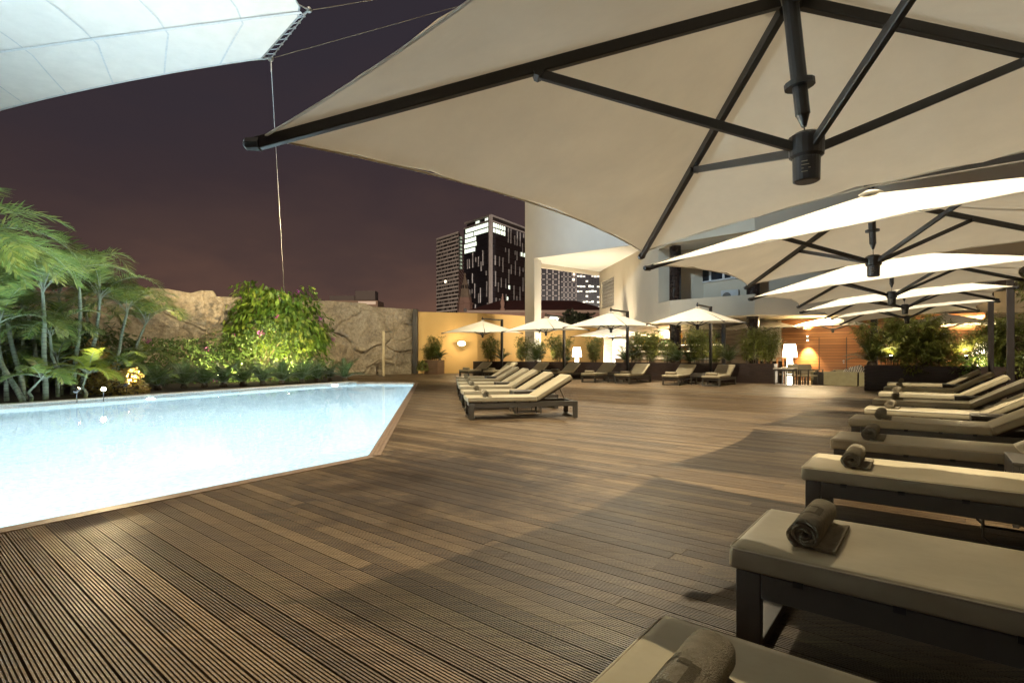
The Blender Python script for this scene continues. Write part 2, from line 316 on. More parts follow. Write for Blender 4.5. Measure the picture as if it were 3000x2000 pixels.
while t < max(p[1] for p in DECK):
    tc_ = t + PITCH/2
    prof = []
    base = -.05; wv = .0895; k = 7; rib = .0075; gro = (wv - k*rib)/(k-1)
    fine = tc_ < 16
    if fine:
        y = t + .00525; prof.append((y, base))
        for i in range(k):
            prof += [(y, 0), (y+rib, 0)]
            if i < k-1: prof += [(y+rib+.0006, -.024), (y+rib+gro-.0006, -.024)]
            y += rib + gro
        prof.append((prof[-1][0], base))
    else: prof = [(t+.006, base), (t+.006, 0), (t+.094, 0), (t+.094, base)]
    for s0, s1_ in spans(DECK, tc_):
        s = s0 - rng.uniform(0, 2.0)
        while s < s1_:
            e = s + rng.uniform(1.6, 3.6); x0, x1 = max(s, s0), min(e, s1_) - .0025; s = e
            if x1 - x0 < .03: continue
            dz = rng.uniform(-.0012, .0006); o0 = len(V_); tone = rng.random()
            for x in (x0, x1):
                for (yy, zz) in prof: p = A*x + RR*yy; V_.append((p.x, p.y, zz + dz))
            m_ = len(prof)
            for i in range(m_-1): F_.append((o0+i, o0+m_+i, o0+m_+i+1, o0+i+1)); TONE.append(tone); GRIME_SHADE.append(1 if prof[i][1] < -.01 and prof[i+1][1] < -.01 else 0)
            F_.append(tuple(o0+i for i in range(m_))); TONE.append(tone); F_.append(tuple(o0+m_+i for i in range(m_-1, -1, -1))); TONE.append(tone); GRIME_SHADE += [0, 0]
    t += PITCH
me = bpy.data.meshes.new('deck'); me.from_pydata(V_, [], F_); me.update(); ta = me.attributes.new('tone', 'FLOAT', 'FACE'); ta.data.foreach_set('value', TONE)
me.materials.append(M_deck); me.materials.append(mat('groove_grime_shade', (.022, .016, .011), (.012, .009, .006), rough=.95)); me.polygons.foreach_set('material_index', GRIME_SHADE); deck = bpy.data.objects.new('deck', me); COL.objects.link(deck); struct(deck)  # groove floors: grime colour, darkened to stand in for groove shade
# timber nosing round the pool
tb = MB()
M_nose = mat('nosing_timber', (.20, .125, .07), (.11, .07, .04), rough=.5, scale=5, stretch=(4, 4, 4), bump=.3)
P3 = [pool_s, near_b, far_c, far_d]
for i in range(3):
    p, q = P3[i].copy(), P3[i+1].copy(); p.z = q.z = 0; d = (q-p).normalized(); nn = Vec((d.y, -d.x, 0))
    for j in range(3):
        e0, e1 = nn*(.003+j*.046-.02), nn*(.045+j*.046-.02); tb.prism([p+e0, q+e0, q+e1, p+e1], -.14 if j == 0 else -.02, .0075+.0006*i)
struct(tb.build('deck_edge', M_nose, bevel=.003))
# planting bed and cafe floor
rockpath = [Vec((-5.96, 32.8, 0)), Vec((-9.6, 29.3, 0)), Vec((-13.2, 25.8, 0)), Vec((-17.2, 24.2, 0)), Vec((-21, 21.5, 0)), Vec((-27, 15.5, 0)), Vec((-31, 8, 0))]
bb = MB(); poly = [cu_back+Vec((-.3, .2, 0)), cu[0]+Vec((-.3, .15, 0)), cu[1]+Vec((-.3, .15, 0)), cu[2]+Vec((-.25, .2, 0)), Vec((-9.4, 29.1, 0))] + rockpath[2:] + [Vec((-26, 0, 0))]
bb.add([(p.x, p.y, .005) for p in poly], [tuple(range(len(poly)))]); bo = bb.raw('planting_bed', M_soil); struct(bo)
cf = MB(); q0, q1 = gp(2285, 1125), gp(2531, 1131)+A*6
cf.add([tuple(p + Vec((0, 0, -.12-p.z))) for p in (gp(1386, 1099.5)+RR*1.0, gp(2267, 1124)+RR*.9, q0-RR*.05, q1-RR*.05, q1+A*8, q1+A*8+RR*22, gp(1386, 1099.5)+RR*22)], [tuple(range(7))])
struct(cf.raw('cafe_floor', mat('cafe_floor_stone', (.52, .44, .32), (.46, .39, .28), rough=.35, scale=2)))
# ================================================================ SUN LOUNGERS
def cushion_mb(l, w, t):                     # softly puffed pad from x=0..l
    m = MB(); vs = []; fs = []
    us = [0, .012, .035] + [.035+(l-.07)*i/12 for i in range(1, 12)] + [l-.035, l-.012, l]; ws = [0, .012, .035] + [.035+(w-.07)*i/6 for i in range(1, 6)] + [w-.035, w-.012, w]
    nx, ny = len(us)-1, len(ws)-1
    for zi in (0, 1):
        for x in us:
            for y in ws:
                e = min(x, l-x, y, w-y); z = 0
                if zi: z = t - (.009 if e < .001 else .002 if e < .02 else 0) + .006*sin(x*7+y*6)*min(1, e/.1) + .004*sin(x*17-y*9)*min(1, e/.15)
                vs.append((x, y-w/2, z))
    k = (nx+1)*(ny+1)
    for i in range(nx):
        for j in range(ny):
            a, b, c, d = i*(ny+1)+j, (i+1)*(ny+1)+j, (i+1)*(ny+1)+j+1, i*(ny+1)+j+1
            fs += [(d, c, b, a), (k+a, k+b, k+c, k+d)]
    for i in range(nx):
        for j in (0, ny):
            a, b = i*(ny+1)+j, (i+1)*(ny+1)+j; fs.append((a, b, k+b, k+a) if j == 0 else (b, a, k+a, k+b))
    for j in range(ny):
        for i in (0, nx):
            a, b = i*(ny+1)+j, i*(ny+1)+j+1; fs.append((b, a, k+a, k+b) if i == 0 else (a, b, k+b, k+a))
    return m.add(vs, fs)
def piping_loop(l, w, z, r=.0065, rc=.03):
    pts = []
    for cx, cy_, a0 in ((l-rc, w/2-rc, 0), (rc, w/2-rc, 90), (rc, -w/2+rc, 180), (l-rc, -w/2+rc, 270)):
        for k in range(4): a = R(a0+k*30); pts.append((cx+rc*cos(a), cy_+rc*sin(a), z))
    return pts + [pts[0]]
LW = .66
def make_lounger():
    t = thing('sun_lounger', '', 'sun lounger', group='sun loungers round the pool deck')
    f = MB()
    for s in (-1, 1): f.bar((.092, s*.30, .263), (1.918, s*.30, .263), .042, .094)
    f.bar((.045, -.279, .263), (.045, .279, .263), .045, .08); f.bar((1.965, -.279, .263), (1.965, .279, .263), .045, .08)
    f.bar((1.27, -.279, .27), (1.27, .279, .27), .05, .04)
    f.build('frame', M_frame, t, bevel=.004)
    for x in (.045, 1.965):
        for s in (-1, 1):
            MB().box((x, s*.30, .155), (.09, .045, .31)).build('leg', M_frame, t, bevel=.004)
        MB().box((x, 0, .022), (.088, .553, .042)).build('foot_bar', M_frame, t, bevel=.003)
    c = cushion_mb(1.27, LW, .088).build('seat_cushion', M_cush, t, smooth=True, bevel=.012, M=Matrix.Translation((-.025, 0, .312)))
    p = MB().tube(piping_loop(1.27, LW, .389, rc=.035), .0042, 6); p.build('piping', M_pipe, c, M=Matrix.Translation((-.025, 0, 0)))
    TB = Matrix.Translation((1.255, 0, .318)) @ Matrix.Rotation(-R(31), 4, 'Y')
    c = cushion_mb(.77, LW, .085).build('backrest_cushion', M_cush, t, smooth=True, bevel=.012, M=TB)
    p = MB().tube(piping_loop(.77, LW, .076, rc=.035), .0042, 6); p.build('piping', M_pipe, c, M=TB)
    bf = MB()
    for s in (-1, 1): bf.bar((.01, s*.27, -.018), (.74, s*.27, -.018), .03, .03)
    for x in (.2, .42, .72): bf.bar((x, -.255, -.018), (x, .255, -.018), .03, .028)
    bf.build('backrest_frame', M_frame, t, M=TB)
    for s in (-1, 1):
        q = TB @ Vec((.48, s*.24, -.03)); MB().bar(q, (1.80, s*.24, .29), .022, .012).build('support_strut', M_frame, t)
    MB().tube([(.9, -.2, .22), (.9, -.2, .09), (.94, -.2, .055), (1.22, -.2, .055), (1.26, -.2, .09), (1.26, -.2, .22)], .009, 6).tube(
        [(.9, .2, .22), (.9, .2, .09), (.94, .2, .055), (1.22, .2, .055), (1.26, .2, .09), (1.26, .2, .22)], .009, 6).build('carry_bracket', M_frame, t)
    for x in (.22, .52, .82, 1.1): MB().box((x, -.325, .306), (.035, .008, .022)).build('strap', M_black, t)
    return t
proto = make_lounger(); used = [0]
def place(o, flag, loc, rz, label):
    if not flag[0]: flag[0] = 1; o.location = loc; o.rotation_euler = (0, 0, rz); o['label'] = label; return o
    return dup(o, loc, rz, label)
# rolled towel: spiral of terry cloth with a loose tail
def make_towel():
    t = thing('rolled_towel', '', 'towel', group='rolled towels on the loungers')
    n = 90; turns = 3.4; th = .0122; Lh = .205; vs = []; fs = []
    rn = random.Random(5)
    for i in range(n+1):
        a = i/n*turns*2*pi; r = .062 - .0138*(a/(2*pi)); ph = -pi/2 - a
        wob = 1+.05*sin(a*2.3)+.03*sin(a*5.1)
        for k, rr in ((0, r), (1, max(.004, r-th))):
            x = rr*cos(ph)*1.08*wob; z = rr*sin(ph)*.93*wob
            for y in (-Lh, -Lh*.33, Lh*.33, Lh):
                vs.append((x, y + (.006*sin(a*1.7) if abs(y) == Lh else 0)*(1 if y > 0 else -1), z + .057))
    for i in range(n):
        o = i*8; q = (i+1)*8
        for j in range(3): fs += [(o+j, q+j, q+j+1, o+j+1), (o+4+j+1, q+4+j+1, q+4+j, o+4+j)]
        fs += [(o+4, q+4, q, o), (o+3, q+3, q+7, o+7)]
    m = MB().add(vs, fs)
    # tail lying on the pad
    tv = []; 
    for i in range(9):
        u = i/8
        for y in (-Lh*.97, Lh*.97):
            z = .012+.004*sin(u*7)+ (.016*(1-u)**2)
            tv += [(-.01+u*.112, y*(1+.01*sin(u*9)), z), (-.01+u*.112, y, max(.001, z-.014))]
    o = MB().add(tv, [f for i in range(8) for f in ((i*4, i*4+4, i*4+6, i*4+2), (i*4+1, i*4+3, i*4+7, i*4+5), (i*4, i*4+1, i*4+5, i*4+4), (i*4+2, i*4+6, i*4+7, i*4+3))] + [(32, 33, 35, 34), (0, 2, 3, 1)])
    m.build('roll', M_towel, t, smooth=True); o.build('tail', M_towel, t)
    return t
towel0 = make_towel(); tused = [0]
def emblem(t):
    """square letter mark worked into the cloth, wrapped round the roll"""
    def pt(u, v):
        a = R(112) - v/.056; sp_a = (-pi/2 - a) % (2*pi); wob = 1+.05*sin(sp_a*2.3)+.03*sin(sp_a*5.1); r = (.062-.0138*sp_a/(2*pi))*wob + .0016
        return (r*cos(a)*1.08, u, r*sin(a)*.93+.057)
    m = MB()
    def strip(u0, v0, u1, v1):
        k = 6; o = [(u0+(u1-u0)*i/k, v0+(v1-v0)*j/k) for i in range(k+1) for j in range(k+1)]
        m.add([pt(*p) for p in o], [(i*(k+1)+j, (i+1)*(k+1)+j, (i+1)*(k+1)+j+1, i*(k+1)+j+1) for i in range(k) for j in range(k)])
    strip(-.07, -.05, -.045, .05); strip(-.045, -.05, .075, -.03); strip(-.045, .03, .045, .05); strip(.05, -.03, .075, .0); strip(.03, .005, .05, .03)
    m.raw('emblem', M_towel2, t)
# right row
e = .39
RIGHT = [Vec(gp(1946.6, 1802, e)) - RR*LW] + [Vec(gp(u, v, e)) for u, v in ((2134.4, 1602.8), (2346, 1370), (2432.4, 1287.5), (2486, 1228), (2532, 1197), (2555.7, 1171), (2573, 1151), (2588, 1135), (2599, 1121))]
loungers_r = []
rowlab = ['cream lounger cut off by the bottom edge of the photo, nearest in the right row',
 'large cream lounger with bronze legs, second nearest in the right row',
 'shaded cream lounger third from the camera in the right row', 'cream lounger with a bright stripe fourth from the camera in the right row',
 'cream lounger fifth from the camera in the right row, with a tanned patch', 'bright edged cream lounger sixth from the camera in the right row',
 'shaded cream lounger seventh from the camera in the right row', 'brightly lit cream lounger eighth from the camera in the right row',
 'dim cream lounger next to last in the right row, before the dark planter', 'farthest cream lounger of the right row, in front of the dark planter']
towlab = ['taupe rolled towel with square letter mark, on the lounger cut by the bottom edge', 'dark taupe rolled towel with letter mark, on the second nearest lounger of the right row',
 'taupe rolled towel on the third lounger of the right row'] + ['taupe rolled towel on the %s lounger of the right row' % x for x in ('fourth', 'fifth', 'sixth', 'seventh', 'eighth', 'ninth')] + ['pale rolled towel on the farthest lounger of the right row']
rj = random.Random(11)
for i, p in enumerate(RIGHT):
    rz = -TH + R([.3, .2, .8, .5, 0, .4, -.3, .3, .2, 0][i]); ax = Vec((cos(rz), sin(rz), 0)); ay = Vec((-sin(rz), cos(rz), 0))
    base = Vec((p.x, p.y, 0)) + ay*(LW/2) + ax*.025
    place(proto, used, base, rz, rowlab[i]); loungers_r.append((base, rz))
    tl = base + ax*[.19, .22, .25, .26, .27, .27, .28, .27, .27, .28][i] + ay*(rj.uniform(-.03, .03)-[.10, .02, 0, 0, 0, 0, 0, 0, 0, 0][i]) + Vec((0, 0, .4))
    t = place(towel0, tused, tl, rz + rj.uniform(-.08, .08), towlab[i])
# left row
LEFT = [gp(u, v) for u, v in ((1374.4, 1230.3), (1362.7, 1202.6), (1352, 1180.3), (1347.8, 1165.4), (1343.6, 1149.5), (1342.5, 1138))]
ll = ['whole cream lounger nearest the camera in the poolside row', 'cream lounger second from the camera in the poolside row', 'cream lounger third from the camera in the poolside row',
      'cream lounger fourth from the camera in the poolside row', 'cream lounger fifth from the camera in the poolside row', 'farthest cream lounger in the poolside row']
loungers_l = []
for i, p in enumerate(LEFT):
    rz = R(11 + [0, .6, -.5, .3, -.4, .2][i]); ax = Vec((cos(rz), sin(rz), 0)); ay = Vec((-sin(rz), cos(rz), 0)); base = p + ay*.325
    dup(proto, base, rz, ll[i]); loungers_l.append((base, rz))
    dup(towel0, base + ax*[.32, .28, .27, .27, .26, .28][i] + ay*.1*(-1 if i == 0 else 0) + Vec((0, 0, .4)), rz + rj.uniform(-.1, .1), 'taupe rolled towel on the %s poolside lounger' % (['nearest', 'second', 'third', 'fourth', 'fifth', 'farthest'][i]))
# far row, feet towards the camera
FAR = [(1345, 27.4), (1416.5, 26.2), (1510.6, 25.2), (1601.9, 24.3), (1703, 22.2), (1800.8, 21.3), (1939.8, 20.2), (2055.9, 19.55)]
loungers_f = []
for i, (u, Y) in enumerate(FAR):
    rz = pi/2 - TH + R([1, -1, .5, 0, .6, -.6, .4, 0][i]); ax = Vec((cos(rz), sin(rz), 0)); ay = Vec((-sin(rz), cos(rz), 0)); p = Vec(((u-CX)/F*Y, Y, 0)); base = p - ay*.325
    dup(proto, base, rz, 'cream lounger facing the camera along the far planter, %s from the left' % ORD[i]); loungers_f.append((base, rz))
    dup(towel0, base + ax*.3 + ay*[.1, .05, 0, .05, .1, .0, .1, .06][i] + Vec((0, 0, .4)), rz + rj.uniform(-.06, .06), 'taupe rolled towel on the %s lounger from the left along the far planter' % ORD[i])
for o in list(COL.objects):
    if o.get('category') == 'towel' and ('square letter mark' in o['label'] or 'with letter mark' in o['label']): emblem(o)
# side tables
def make_table():
    t = thing('side_table', '', 'side table', group='low side tables between loungers')
    for s in (-1, 1): MB().box((s*.142, 0, .425), (.278, .5, .022)).build('tabletop', M_frame, t, bevel=.003)
    a = MB(); 
    for s in (-1, 1): a.box((s*.265, 0, .362), (.03, .5, .1)); a.box((0, s*.235, .362), (.496, .03, .1))
    a.build('apron', M_frame, t)
    for sx in (-1, 1):
        for sy in (-1, 1): MB().box((sx*.265, sy*.228, .155), (.03, .044, .31)).build('leg', M_frame, t)
    return t
tab0 = make_table(); tbu = [0]
def mid(row, i, j, u): return (row[i][0] + row[j][0])/2 + Vec((cos(row[i][1]), sin(row[i][1]), 0))*u
for k, (i, j) in enumerate(((2, 3), (4, 5), (6, 7), (8, 9))):
    place(tab0, tbu, mid(loungers_r, i, j, 1.38), loungers_r[i][1], 'bronze side table between the %s and %s loungers of the right row' % (ORD[i], ORD[j]))
for i, j in ((0, 1), (2, 3), (4, 5)):
    dup(tab0, mid(loungers_l, i, j, 1.22), loungers_l[i][1], 'bronze side table between the %s and %s poolside loungers' % (ORD[i], ORD[j]))
for i, j in ((0, 1), (2, 3), (4, 5), (6, 7)):
    dup(tab0, mid(loungers_f, i, j, 1.0), loungers_f[i][1], 'bronze side table between the %s and %s loungers of the far row' % (ORD[i], ORD[j]))
# ================================================================ UMBRELLAS
def umbrella(label, c, yaw, half, zt, dz, ta, tr, dzh, group, hoff=(0, 0), mast=1.72, arm=True, cord=.0, mastmat=None, fa=.486, name='cantilever_umbrella'):
    """square canopy hung from a side mast; local x points to the mast"""
    t = thing(name, label, 'umbrella', (c[0], c[1], 0), -yaw, group)
    zz = lambda x, y: zt + ta*x + tr*y
    tip = [Vec((sx*half, sy*half, zz(sx*half, sy*half))) for sx, sy in ((-1, -1), (-1, 1), (1, 1), (1, -1))]
    pk = Vec((0, 0, zt+dz)); n1, n2 = 16, 12; vs = []; fs = []; hem = []
    rs = random.Random(int(abs(c[0]*97+c[1]*31)*10))
    for q in range(4):
        a, b = tip[q], tip[(q+1) % 4]; m = (a+b)/2; inw = Vec((-m.x, -m.y, 0)).normalized(); o = len(vs)
        for i in range(n1+1):
            s = i/n1*2-1; bow = (1-s*s)
            ep = a.lerp(b, i/n1) + inw*(.048*half*2*bow) + Vec((0, 0, .022*half*bow)); hem.append(ep)
            for j in range(n2+1):
                v = .015 + .985*j/n2; p = pk.lerp(ep, v); p.z -= .03*half*sin(pi*v)*bow
                p.z += .006*half*sin(s*9+v*7+q)*bow*v + .006*half*sin(s*23+q*2)*bow*v*v; vs.append(p)
        for i in range(n1):
            for j in range(n2): k = o+i*(n2+1)+j; fs.append((k, k+1, k+n2+2, k+n2+1))
    cm = MB().add(vs, fs).raw('canopy', M_canopy, t)
    for p in cm.data.polygons: p.use_smooth = True
    for q in range(4):
        e0 = hem[q*(n1+1):(q+1)*(n1+1)]
        MB().tube([p - Vec((0, 0, .004)) for p in e0], .006, 5).build('hem', M_canopy, cm)
    hz = zt + dzh; hub = Vec((hoff[0], hoff[1], hz))
    for q in range(4):
        d = Vec((tip[q].x, tip[q].y, 0)).normalized()
        p0 = pk + d*.05 + Vec((0, 0, -.055)); p1 = tip[q] + Vec((0, 0, -.033)) + d*.03
        rb = MB().bar(p0, p1, .034, .052).build('rib', M_black, t, bevel=.004)
        MB().tube([p1 - d*.02, p1 + d*.035, p1 + d*.05], [.03, .028, .012], 8).build('end_cap', M_black, rb)
        at_ = pk.lerp(tip[q], fa) + Vec((0, 0, -.06)); 
        MB().bar(hub + d*.06, at_, .024, .04).build('strut', M_black, t, bevel=.003)
        MB().tube([at_ + Vec((-d.y, d.x, 0))*.03, at_ - Vec((-d.y, d.x, 0))*.03], .022, 8).build('pivot', M_black, rb)
    h = MB().lathe([(.045, -.155), (.054, -.15), (.056, -.05), (.070, -.04), (.072, .045), (.05, .06)], hub, 20).build('hub', M_black, t, bevel=0)
    lp = MB(); cdir = -Vec((c[0], c[1], 0)).normalized(); cdir.rotate(Matrix.Rotation(yaw, 3, 'Z')); tg = Vec((-cdir.y, cdir.x, 0))
    for k in range(4):
        vs2 = []
        for uu in (-.022, .004+.006*(k % 3)):
            for z in (-.075-k*.015, -.078-k*.015): vs2.append(hub + (cdir*cos(uu/.06)+tg*sin(uu/.06))*.0566 + Vec((0, 0, z)))
        lp.add(vs2, [(0, 1, 3, 2)])
    if half > 1.5: lp.raw('instruction_print', M_pipe, h)
    top = Vec((0, 0, zt+dz-.01)); d = hub - top; b0 = top + d*(1 - (.12+cord)/d.length) 
    dd = d.normalized(); f1 = b0 - dd*.20
    MB().tube([top, f1], .033, 14).tube([f1, f1-dd*-.022], .062, 16).tube([f1, b0-dd*.055, b0-dd*.05, b0], [.030, .030, .026, .010], 14).build('mast_stub', M_black, t)
    MB().tube([b0, hub], .003, 5).build('cord', M_black, t)
    MB().lathe([(.10, -.012), (.11, 0), (.05, .03), (.02, .035)], pk, 14).build('crown_cap', M_canopy, t)
    if mast:
        mh = zt+dz+.16
        MB().box((mast, 0, mh/2), (.11, .11, mh)).build('mast', mastmat or M_mast, t, bevel=.006)
        if arm:
            MB().bar((mast+.08, 0, mh-.05), (-.06, 0, zt+dz+.11), .06, .075).build('arm', M_black, t, bevel=.004)
            MB().tube([(0, 0, zt+dz), (0, 0, zt+dz+.2)], .028, 8).build('finial', M_black, t)
    return t
G1 = 'large cream umbrellas over the right row of loungers'
umbrella('huge cream umbrella overhead with black ribs, nearest the camera', (1.23, 2.33), R(43), 1.625, 2.20, .565, .079, -.008, -.13, G1, hoff=(.055, .05), cord=-.03)
umbrella('cream umbrella second from the camera, black hub hanging low under its canopy', (3.64, 5.33), R(39.4), 1.625, 2.22, .565, .076, .042, -.12, G1, hoff=(.02, .01))
umbrella('cream umbrella third from the camera, partly behind the second one', (6.01, 8.32), R(39.9), 1.625, 2.22, .565, .072, .035, -.12, G1)
umbrella('cream umbrella fourth from the camera, mostly hidden behind the third, on a dark mast', (8.45, 11.4), R(38.5), 1.625, 2.25, .565, .08, .02, -.06, G1, hoff=(.06, 0))
umbrella('farthest cream umbrella of the right row, its mast beside the dark planter', (10.88, 14.48), R(35.5), 1.625, 2.29, .565, .086, .006, -.12, G1)
G2 = 'white umbrellas over the far row of loungers'
for i, (u, v, Y, dx) in enumerate(((1414, 939.5, 27.2, 1466), (1599.6, 929.6, 24.9, 1638), (1790, 915, 22.7, 1835), (2043.6, 901, 21.0, 2073))):
    zp = H + (CY-v)*Y/F; c = Vec(((u-CX)/F*Y, Y, 0))
    umbrella('white pyramid umbrella above the far loungers, %s from the left' % ORD[i], c, TH-pi/2, 1.45, zp-.62, .62, .02, [.015, -.01, .01, 0][i], -.1, G2, mast=1.55)
G3 = 'cream umbrellas over the cafe behind the planters'
for i, (u, Y, zt) in enumerate(((1795, 30, 2.22), (2045, 28.4, 2.45), (2240, 26.3, 2.45), (2440, 24.6, 2.45), (2770, 21.6, 2.35))):
    umbrella('low cream cafe umbrella behind the planters, %s from the left' % ORD[i], ((u-CX)/F*Y, Y), TH-pi/2, 1.7, zt, .5, .01, .0, -.1, G3, mast=1.8)
# ================================================================ WALLS
def interp(tab, x):
    if x <= tab[0][0]: return tab[0][1]
    for (a, b), (c, d) in zip(tab, tab[1:]):
        if x <= c: return b + (d-b)*(x-a)/(c-a)
    return tab[-1][1]
sil = [(300, 850), (415, 841), (490, 844), (557, 856), (585, 848), (622, 849), (632, 866), (714, 870), (900, 879), (954, 880), (1072, 887), (1090, 897), (1130, 900), (1220, 906)]
M_rock, nt, b, o = nodes('artificial_rock')
b.inputs['Roughness'].default_value = .9; tcn = N(nt, 'ShaderNodeTexCoord')
n1 = N(nt, 'ShaderNodeTexNoise', Scale=.9, Detail=8, Roughness=.68); n1.inputs['Distortion'].default_value = .8; L(nt, tcn.outputs['Object'], n1.inputs['Vector'])
r1 = ramp(nt, n1.outputs['Fac'], [(.3, (.19, .155, .12)), (.46, (.36, .305, .235)), (.6, (.46, .40, .315)), (.75, (.30, .26, .215))])
n2 = N(nt, 'ShaderNodeTexNoise', Scale=7, Detail=7, Roughness=.7); L(nt, tcn.outputs['Object'], n2.inputs['Vector'])
r2 = ramp(nt, n2.outputs['Fac'], [(.35, (.6, .58, .55)), (.6, (1.05, 1.03, 1))])
mu = N(nt, 'ShaderNodeMixRGB', blend_type='MULTIPLY', Fac=1); L(nt, r1.outputs[0], mu.inputs[1]); L(nt, r2.outputs[0], mu.inputs[2]); L(nt, mu.outputs[0], b.inputs['Base Color'])
n3 = N(nt, 'ShaderNodeTexNoise', Scale=16, Detail=8); L(nt, tcn.outputs['Object'], n3.inputs['Vector'])
bp = N(nt, 'ShaderNodeBump', Strength=.6, Distance=.05); L(nt, n3.outputs['Fac'], bp.inputs['Height']); L(nt, bp.outputs[0], b.inputs['Normal'])
seg = []; tot = 0
for p, q in zip(rockpath, rockpath[1:]): seg.append((tot, p, q)); tot += (q-p).length
def onpath(s):
    for s0, p, q in reversed(seg):
        if s >= s0: d = (q-p).normalized(); return p + d*(s-s0), d
NS, NZ = 850, 100; vs = []; fs = []
for i in range(NS+1):
    s = tot*i/NS; p, d = onpath(s); nrm = Vec((d.y, -d.x, 0)); nrm = nrm if nrm.dot(-p) > 0 else -nrm
    v = interp(sil, CX + F*p.x/p.y) if p.y > 14 else 850
    hgt = H + (CY-v)*max(p.y, 17)/F
    for j in range(NZ+1):
        z = hgt*j/NZ; q = Vec((s*.36+z*.14, z*.55-s*.09, 1.7))
        warp = mn.noise_vector(q*1.3)*.30 + mn.noise_vector(q*5)*.05; (c, cp) = mn.voronoi(q + warp); edge = c[1]-c[0]
        (c2, cp2) = mn.voronoi(q*2.1 + warp*1.5 + Vec((5, 3, 1))); e2 = c2[1]-c2[0]; msk = 1 if mn.noise(q*.8+Vec((9, 0, 0))) > -.1 else 0
        bulge = .22 + mn.noise(cp[0]*7.3)*.30*min(1, edge*9) - .12*max(0, 1-edge*20) - msk*.045*max(0, 1-e2*22) + mn.noise(q*1.1)*.25 + mn.fractal(q*3.1, 1.0, 2, 5)*.07 + mn.fractal(q*13, .9, 2, 3)*.014
        k = 1 - (j/NZ)**14*.5; damp = min(1, s/.6)*.9+.1
        x = p + nrm*((bulge*k)*damp - .1); vs.append((x.x, x.y, z - .02))
    tpt = p - nrm*.9; vs.append((tpt.x, tpt.y, hgt-.05)); vs.append((tpt.x, tpt.y, 0))
m_ = NZ+3
for i in range(NS):
    for j in range(m_-1): k = i*m_+j; fs.append((k, k+1, k+m_+1, k+m_))
fs += [tuple(range(m_)), tuple(range(NS*m_, NS*m_+m_))]
rk = MB().add(vs, fs).build('rock_wall', M_rock, None, smooth=True); tag(rk, 'tall artificial rock wall with carved cracks behind the planting', 'wall')
yl = [rock_r + Vec((.12, .0, 0)), Vec((-2.22, 33.8, 0)), Vec((.9, 36.5, 0)), Vec((9, 43.5, 0))]
t = thing('garden_wall', 'ochre rendered wall between the rock wall and the white building', 'wall', yl[0])
for i in range(3):
    m = MB(); m.wallseg(yl[i]-yl[0], yl[i+1]-yl[0], 0, [3.85, 3.86, 3.3][i], .3, 1); m.build('wall_panel', M_yellow, t)
cb_ = MB(); cb_.bar((0, -.03, 1.9), (0, -.03, 3.7), .012, .012); cc = cb_.build('cable', M_black, t); cc.location = (2.75, 1.55, 0)
pl = MB(); pl.prism([rock_r+Vec((-.13, -.62, 0)), rock_r+Vec((.10, -.42, 0)), rock_r+Vec((.10, .2, 0)), rock_r+Vec((-.13, .0, 0))], 0, 3.98)
tag(pl.build('corner_post', mat('dark_render', (.07, .065, .06))), 'narrow dark pilaster between the rock wall and the ochre wall', 'post')
# bulkhead lamp on the ochre wall
wl = vp(1352, 1006, 33.0); t = thing('wall_lamp', 'glowing oval bulkhead lamp on the ochre wall', 'wall lamp', wl, R(20))
MB().lathe([(.13, 0), (.13, .03), (.12, .05)], (0, 0, 0), 20).build('base', M_steel, t, M=Matrix.Rotation(R(90), 4, 'X') @ Matrix.Diagonal((1.6, 1.0, 1.1, 1)))
MB().lathe([(.155, .03), (.14, .10), (.09, .14), (.03, .15)], (0, 0, 0), 20).build('diffuser', emis('bulkhead_glow', (1, .86, .58), 14), t, smooth=True, M=Matrix.Rotation(R(90), 4, 'X') @ Matrix.Diagonal((1.6, 1.0, 1.1, 1)))
def light(kind, loc, power, color, parent=None, **k):
    l = bpy.data.lights.new(kind.lower()+'_light', kind); l.energy = power; l.color = color
    o = bpy.data.objects.new(l.name, l); COL.objects.link(o); o.location = loc
    aim = k.pop('aim', None)
    for a, b in k.items(): setattr(l, a, b)
    if aim is not None: o.rotation_euler = (Vec(aim)-Vec(loc)).to_track_quat('-Z', 'Y').to_euler()
    return o
light('POINT', wl + Vec((.05, -.5, .05)), 75, (1, .78, .45), shadow_soft_size=.12)
# ================================================================ HOTEL
M_hotel = mat('hotel_render', (.47, .415, .32), (.42, .37, .285), rough=.85, scale=.4, bump=.06, bscale=20)
M_colm = mosaic('column_mosaic', [(.012, .009, .008), (.03, .02, .016), (.018, .014, .012), (.05, .035, .025)], .09, (.004, .004, .004), .15)
M_glassdark = mat('dark_glass', (.02, .025, .03), (.012, .014, .018), rough=.08, scale=1)
M_wframe = mat('white_window_frame', (.6, .6, .58), rough=.5)
hb = thing('hotel_building', 'cream and white hotel with portal opening, recessed balcony and mosaic columns', 'building', (7.88, 26.2, 0))
HB = Vec((-7.88, -26.2, 0))
def part(mb, name, m, parent=hb, **k): return mb.build(name, m, parent, M=Matrix.Translation(HB), **k)
P0, P1, P2, P3, P4 = Vec((6.37, 38.3)), Vec((7.88, 26.2)), Vec((10.8, 23.4)), Vec((16.65, 23.9)), Vec((26, 20.5))
Pn = Vec((7.70, 27.65))
fa_, fb_ = Vec((.825, 33.4)), Vec((7.62, 28.13)); fd = (fb_-fa_).normalized(); fn = Vec((-fd.y, fd.x))
m = MB(); m.prism([fa_, fa_+fd*.73, fa_+fd*.73+fn*.74, fa_+fn*.74], 0, 7.2); part(m, 'portal_post', M_white)
m = MB(); m.prism([fa_, fb_, fb_+fn*.74, fa_+fn*.74], 7.2, 19); part(m, 'portal_header', M_white)
q1 = fa_+fd*.7+fn*.742; q2 = fb_+fn*.742
